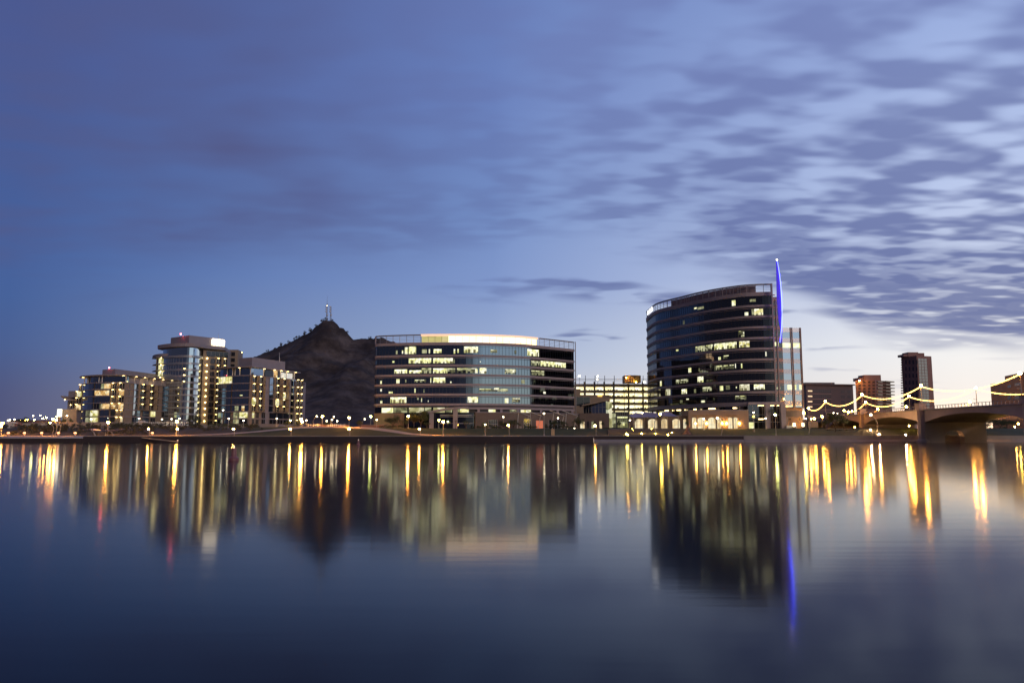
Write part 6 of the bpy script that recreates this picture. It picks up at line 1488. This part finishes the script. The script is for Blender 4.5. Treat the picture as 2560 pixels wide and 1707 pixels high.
def hedge(u0, u1, v0, Y, label, seed):
    a, b_ = at(u0, v0, Y), at(u1, v0, Y); zb_ = zg(a.x, Y); h = (a.z - zb_) / 2; rnd = random.Random(seed); n = max(1, int((b_.x - a.x) / 2.5))
    t = thing('hedge', ((a.x + b_.x) / 2, Y, zb_), label, 'hedge', 'hedges along the buildings'); mb = MB()
    for k in range(n): crown(mb, (a.x + (b_.x - a.x) * (k + .5) / n, Y, zb_ + h), (b_.x - a.x) / n * .75, 1.2, h * 1.15, 240, .17, 8, 0, rnd)
    mb.build('foliage', 'leaf', t)
    mb = MB()
    for k in range(n): x = a.x + (b_.x - a.x) * (k + .5) / n; mb.tube([(x, Y, zb_ - .2), (x, Y, zb_ + h)], [.12, .06], 4)
    mb.build('stems', 'bark', t)
hedge(520, 640, 1058, 345, 'long dark hedge in front of the condominium by the hill', 1)
hedge(268, 345, 1056, 346, 'dark hedge at the foot of the low condominium block', 2)
hedge(2004, 2062, 1069, 326, 'dark hedge below the glass annex', 3)
hedge(1510, 1580, 1069, 329, 'dark hedge below the green-tinted lobby', 4)
hedge(2062, 2150, 1075, 318, 'low hedge under the big dark tree', 6)

# ================================================================== SMALL THINGS
# stone piers with a wide cap and globe lamp
for u0, u1, v0, v1, Y, lb in ((20, 35, 1058, 1071, 336, 'pale stone pier with a wide cap at the far left'), (347, 361, 1056, 1071, 341, 'pale stone pier with a wide cap left of the white fence')):
    a, b_ = at(u0, v1, Y), at(u1, v0, Y); cx = (a.x + b_.x) / 2; w_ = (b_.x - a.x)
    t = thing('stone_pier', (cx, Y, a.z), lb, 'pier', 'stone piers with wide caps')
    MB().box((cx, Y, (a.z + b_.z) / 2), (w_ * .75, w_ * .75, b_.z - a.z)).build('shaft', 'white', t); MB().box((cx, Y, b_.z + .2), (w_ * 1.6, w_ * 1.3, .4)).build('cap', 'white', t)
    MB().box((cx, Y, b_.z + .55), (w_ * 1.0, w_ * .8, .3)).build('cap_block', 'white', t)
# lit posts on the orange landing
first = None
for u, lb in ((20, 'bollard with a pale cap at the left edge of the landing'), (60, 'second bollard from the left on the landing'), (103, 'middle bollard on the orange-lit landing'), (145, 'bollard beside the curved masts'), (187, 'last bollard before the landing ends'), (380, 'bollard where the long path starts')):
    p = at(u, 1095, 291.6); z_ = zg(p.x, 291.6) + .1
    if first is None:
        t = first = thing('bollard', (p.x, 291.6, z_), lb, 'bollard', 'bollards on the landing')
        MB().lathe((p.x, 291.6, z_ - .1), [(.5, 0), (.42, .2), (.36, 1.2)], 8).build('shaft', 'path', t); MB().lathe((p.x, 291.6, z_ + 1.1), [(.5, 0), (.55, .25), (.2, .45)], 8).build('cap', 'white', t)
        MB().lathe((p.x, 291.6, z_ + .95), [(.40, 0), (.40, .15)], 8).build('light_ring', M('bollard_light', (.9, .6, .3), .5, emit=(1, .36, .08), es=22), t)
    else: dup(first, (p.x, 291.6, z_), 0, lb)
# curved tensile shelter on the landing
c = at(256, 1080, 294); t = thing('tensile_shelter', (c.x, 294, zg(c.x, 294)), 'small winged shelter on two curved legs, under the orange lamp', 'shelter')
for s_ in (-1, 1):
    q0 = at(256 + s_ * (25 if s_ < 0 else 29), 1095, 293.5); z0_ = zg(q0.x, 293.5)
    pts = [at(240, 1096, 293.5), at(238, 1088, 293.5), at(234, 1080, 293.5), at(226, 1073, 293.5)] if s_ < 0 else [at(287, 1096, 293.5), at(284, 1088, 293.5), at(278, 1080, 293.5), at(270, 1073, 293.5)]
    MB().tube(pts, [.22, .2, .17, .12], 6).build('curved_leg', 'pole', t)
MB().tube([at(263, 1096, 295), at(264, 1073, 295)], .14, 6).build('post', 'pole', t)
vs = []
for i in range(9):
    f = i / 8; u = 222 + 76 * f; vv = 1073.5 + 4.5 * (1 - abs(2 * f - 1)) - (3.0 if abs(f - .5) < .07 else 0)
    a = at(u, vv, 292.5); vs += [(a.x, 292.3, a.z), (a.x, 297, a.z + .3 - .8 * (1 - abs(2 * f - 1))), (a.x, 297, a.z + .38 - .8 * (1 - abs(2 * f - 1))), (a.x, 292.3, a.z + .08)]
fs = []
for k in range(8): q = 4 * k; fs += [(q, q + 4, q + 5, q + 1), (q + 1, q + 5, q + 6, q + 2), (q + 2, q + 6, q + 7, q + 3), (q + 3, q + 7, q + 4, q)]
MB().add(vs, fs + [(0, 1, 2, 3), (35, 34, 33, 32)]).build('fabric_roof', 'sail', t)
# tan box and boulder sculpture
p0, p1 = at(1378, 1088, 297), at(1386.5, 1073, 297)
t = thing('utility_box', ((p0.x + p1.x) / 2, 297, zg(p0.x, 297)), 'plain tan box standing on the grass by the wall', 'cabinet')
MB().box(((p0.x + p1.x) / 2, 297, (zg(p0.x, 297) + p1.z) / 2), (p1.x - p0.x, 1.0, p1.z - zg(p0.x, 297))).build('body', M('tan_box', (.50, .36, .20), .8), t); MB().box(((p0.x + p1.x) / 2, 297, p1.z + .05), (p1.x - p0.x + .2, 1.2, .12)).build('lid', 'path', t)
c = at(1717, 1075, 299); t = thing('boulder_planting', (c.x, 299, zg(c.x, 299)), 'reddish heap of boulders at the right end of the terrace steps', 'boulders')
rnd = random.Random(4)
for k, (dx_, dz_, r_) in enumerate(((-.6, .5, .9), (.7, .5, .8), (0, 1.4, .8), (.1, 2.5, .7), (.5, 3.2, .5), (-1.2, .3, .6))):
    mb = MB(); cx, cz = c.x + dx_, zg(c.x, 299) + dz_
    mb.lathe((cx, 299 + rnd.uniform(-.4, .4), cz), [(r_ * .3, -r_ * .8), (r_ * rnd.uniform(.8, 1), -r_ * .3), (r_ * rnd.uniform(.85, 1.05), r_ * .2), (r_ * .5, r_ * .75), (.05, r_ * .85)], 7); mb.build('boulder', 'brick', t)
# terrace steps
F = fac([(1520, 316), (1722, 312)], 0, 1080)
t = thing('terrace_steps', (F.at(F.len / 2).x, 314, 2.5), 'broad grey terrace steps below the shade sails', 'steps')
mb = MB()
for k in range(6): F.strip(mb, 0, F.len, 1.5, 2.55 + .5 * k, -3.0, 18 - 3.2 * k)
mb.build('treads', 'step', t)
F = fac([(1395, 320), (1520, 317)], 0, 1080)
t = thing('terrace_steps', (F.at(F.len / 2).x, 318, 2.5), 'long low dark steps in front of the terrace trees, left of the shade sails', 'steps')
mb = MB()
for k in range(4): F.strip(mb, 0, F.len, 1.5, 2.7 + .55 * k, -3.0, 18 - 5 * k)
mb.build('treads', 'step', t)
# lanterns and low wall under the annex
for u, lb in ((1985.5, 'glowing white lantern pillar under the glass annex, left one'), (2007.5, 'glowing white lantern pillar under the glass annex, right one')):
    p = at(u, 1066, 328); t = thing('lantern_pillar', (p.x, 328, zg(p.x, 328)), lb, 'lantern', 'lantern pillars under the annex')
    MB().box((p.x, 328, (zg(p.x, 328) + p.z) / 2), (1.3, 1.0, p.z - zg(p.x, 328))).build('pillar', 'tan', t)
    MB().box((p.x, 328, p.z + .75), (.8, .7, 1.5)).build('lantern', M('lantern_glow', (.9, .85, .7), .5, emit=(1, .85, .5), es=4) if u < 1990 else bpy.data.materials['lantern_glow'], t)
wall('low_wall', [(1966, 329), (1992, 329)], 1074, 1064, 'white', 'short pale wall below the annex beside the entrance column')
wall('low_wall', [(2020, 336), (2045, 336)], 1074, 1054, 'tan', 'low yellow-lit wall right of the annex')
p = at(1965, 1040, 333); q = at(2006, 1040, 333)
t = thing('annex_canopy', ((p.x + q.x) / 2, 333, 8), 'brown curved canopy panel under the glass annex', 'canopy')
z0_, z1_ = zat(1042, 333), zat(1027, 333); vs = []
for i in range(9):
    f = i / 8; x = p.x + (q.x - p.x) * f; y = 333 - 1.6 * sin(pi * f); vs += [(x, y, z0_), (x, y + .4, z0_), (x, y + .4, z1_), (x, y, z1_)]
MB().add(vs, fs[:32] + [(0, 1, 2, 3), (35, 34, 33, 32)]).build('panel', 'tan', t)
for x in (p.x + .5, q.x - .5): MB().tube([(x, 333, 5), (x, 333, z0_)], .2, 6).build('post', 'steel', t)
# plaza furniture: tables and people are only specks; planters along the podium
first = None
for u, lb in ((1225, 'grey planter before the left part of the stone podium'), (1300, 'grey planter left of the red entrance'), (1365, 'grey planter right of the red entrance'), (1410, 'grey planter near the corner of the office block')):
    p = at(u, 1070, 334); z_ = zg(p.x, 334)
    if first is None:
        first = t = thing('planter', (p.x, 334, z_), lb, 'planter', 'planters along the podium')
        MB().lathe((p.x, 334, z_ - .1), [(.6, 0), (.8, .9), (.85, 1.0)], 8).build('pot', 'conc', t); mb = MB(); crown(mb, (p.x, 334, z_ + 1.5), .8, .8, .7, 140, .12, 6); mb.build('foliage', 'leaf', t)
    else: dup(first, (p.x, 334, z_), 0, lb)
# buoys
def buoy(x, y, h, label):
    t = thing('buoy', (x, y, 0), label, 'buoy', 'buoys on the lake'); k = h / 2.3
    MB().lathe((x, y, -.3), [(.30 * k, 0), (.82 * k, .25), (.84 * k, .42 * k + .3), (.55 * k, .62 * k + .3), (.46 * k, .75 * k + .3)], 14).build('float', 'buoy', t, smooth=False)
    MB().lathe((x, y, .72 * k), [(.46 * k, 0), (.37 * k, 1.1 * k), (.36 * k, 1.28 * k), (.30 * k, 1.32 * k)], 14).build('tower', 'buoy', t)
    MB().lathe((x, y, 2.0 * k), [(.12 * k, 0), (.10 * k, .25 * k), (.04, .5 * k)], 8).build('light', 'buoyw', t)
pb = ray(584, 1151); dist = -CAM_Z / pb[1]; buoy(pb[0] * dist, dist, 1.6, 'red cone-topped buoy floating on the lake in front of the condominiums')
pb = ray(896, 1112.5); dist = -CAM_Z / pb[1]; buoy(pb[0] * dist, dist, 1.5, 'distant pale red buoy close to the shore wall below the hill')
# small white boat landing arm
a, b_ = at(357, 1094.5, 290), at(446, 1103, 284); b_.z = .25
t = thing('landing_ramp', tuple(b_), 'thin sloping ramp running down the shore wall to a white light', 'ramp')
d = (b_ - a); MB().add([a, a + Vector((0, -1.2, 0)), b_ + Vector((0, -1.2, 0)), b_, a + Vector((0, 0, .25)), a + Vector((0, -1.2, .25)), b_ + Vector((0, -1.2, .25)), b_ + Vector((0, 0, .25))], [(0, 1, 2, 3), (4, 7, 6, 5), (0, 4, 5, 1), (1, 5, 6, 2), (2, 6, 7, 3), (3, 7, 4, 0)]).build('deck', 'conc', t)
MB().ball(b_ + Vector((0, -.6, .6)), .18, 8).build('lamp', 'buoyw', t); MB().tube([b_ + Vector((0, -.6, .2)), b_ + Vector((0, -.6, .5))], .06, 5).build('post', 'pole', t)

# amber lamps fixed under the bridge arches
for k, (x, y, z, lb) in enumerate(((172, 268, 6.4, 'amber lamp under the widest arch, on the far side of the water pier'), (160, 318, 6.2, 'amber lamp under the shore arch'), (165, 380, 6.2, 'amber lamp under the arch behind the big dark tree'), (168, 240, 6.2, 'amber lamp under the right end of the widest arch'))):
    t = thing('arch_lamp', (x, y, z + 1), lb, 'lamp', 'amber lamps under the bridge'); MB().box((x, y, z + .55), (.5, .5, .3)).build('housing', 'steel', t); MB().ball((x, y, z + .15), .3, 8).build('bulb', 'spot', t)
    MB().tube([(x, y, z + .6), (x, y, z + 3)], .06, 5).build('stem', 'pole', t)

for k, (x, y, lb) in enumerate(((138, 297, 'added fill light by the shore wall, left of the shore arch'), (146, 293, 'added fill light at the foot of the water pier'), (143, 315, 'added fill light on the grass before the shore arch'), (176, 296, 'added fill light on the bank under the widest arch'))):  # lamps added only to brighten the dark near face of the bridge
    z = zg(x, y); t = thing('fill_uplight', (x, y, z), lb, 'ground light', 'added fill lights by the bridge'); MB().lathe((x, y, z - .1), [(.3, 0), (.3, .4)], 8).build('housing', 'steel', t); MB().ball((x, y, z + .5), .26, 8).build('bulb', M('bridge_fill', (.9, .7, .5), .5, emit=(1, .56, .24), es=1100) if k == 0 else bpy.data.materials['bridge_fill'], t)
hedge(1190, 1250, 1064, 330, 'low dark hedge before the left part of the stone podium', 7)
hedge(1310, 1340, 1064, 331, 'low dark hedge just left of the red entrance', 8)
hedge(1362, 1440, 1063, 331, 'low dark hedge right of the red entrance', 9)
hedge(950, 1005, 1062, 336, 'dark hedge at the left corner of the office block', 10)

tree('broad', 2466, 1040, 326, 'dark tree beside the far end of the water pier, under the wide arch', 1.3, 1)
tree('broad', 2482, 1043, 334, 'dark tree behind the brown hut under the wide arch', 1.4, 2)
tree('broad', 2516, 1046, 338, 'dark tree over the middle yellow-lit tree under the wide arch', 1.4, 1)
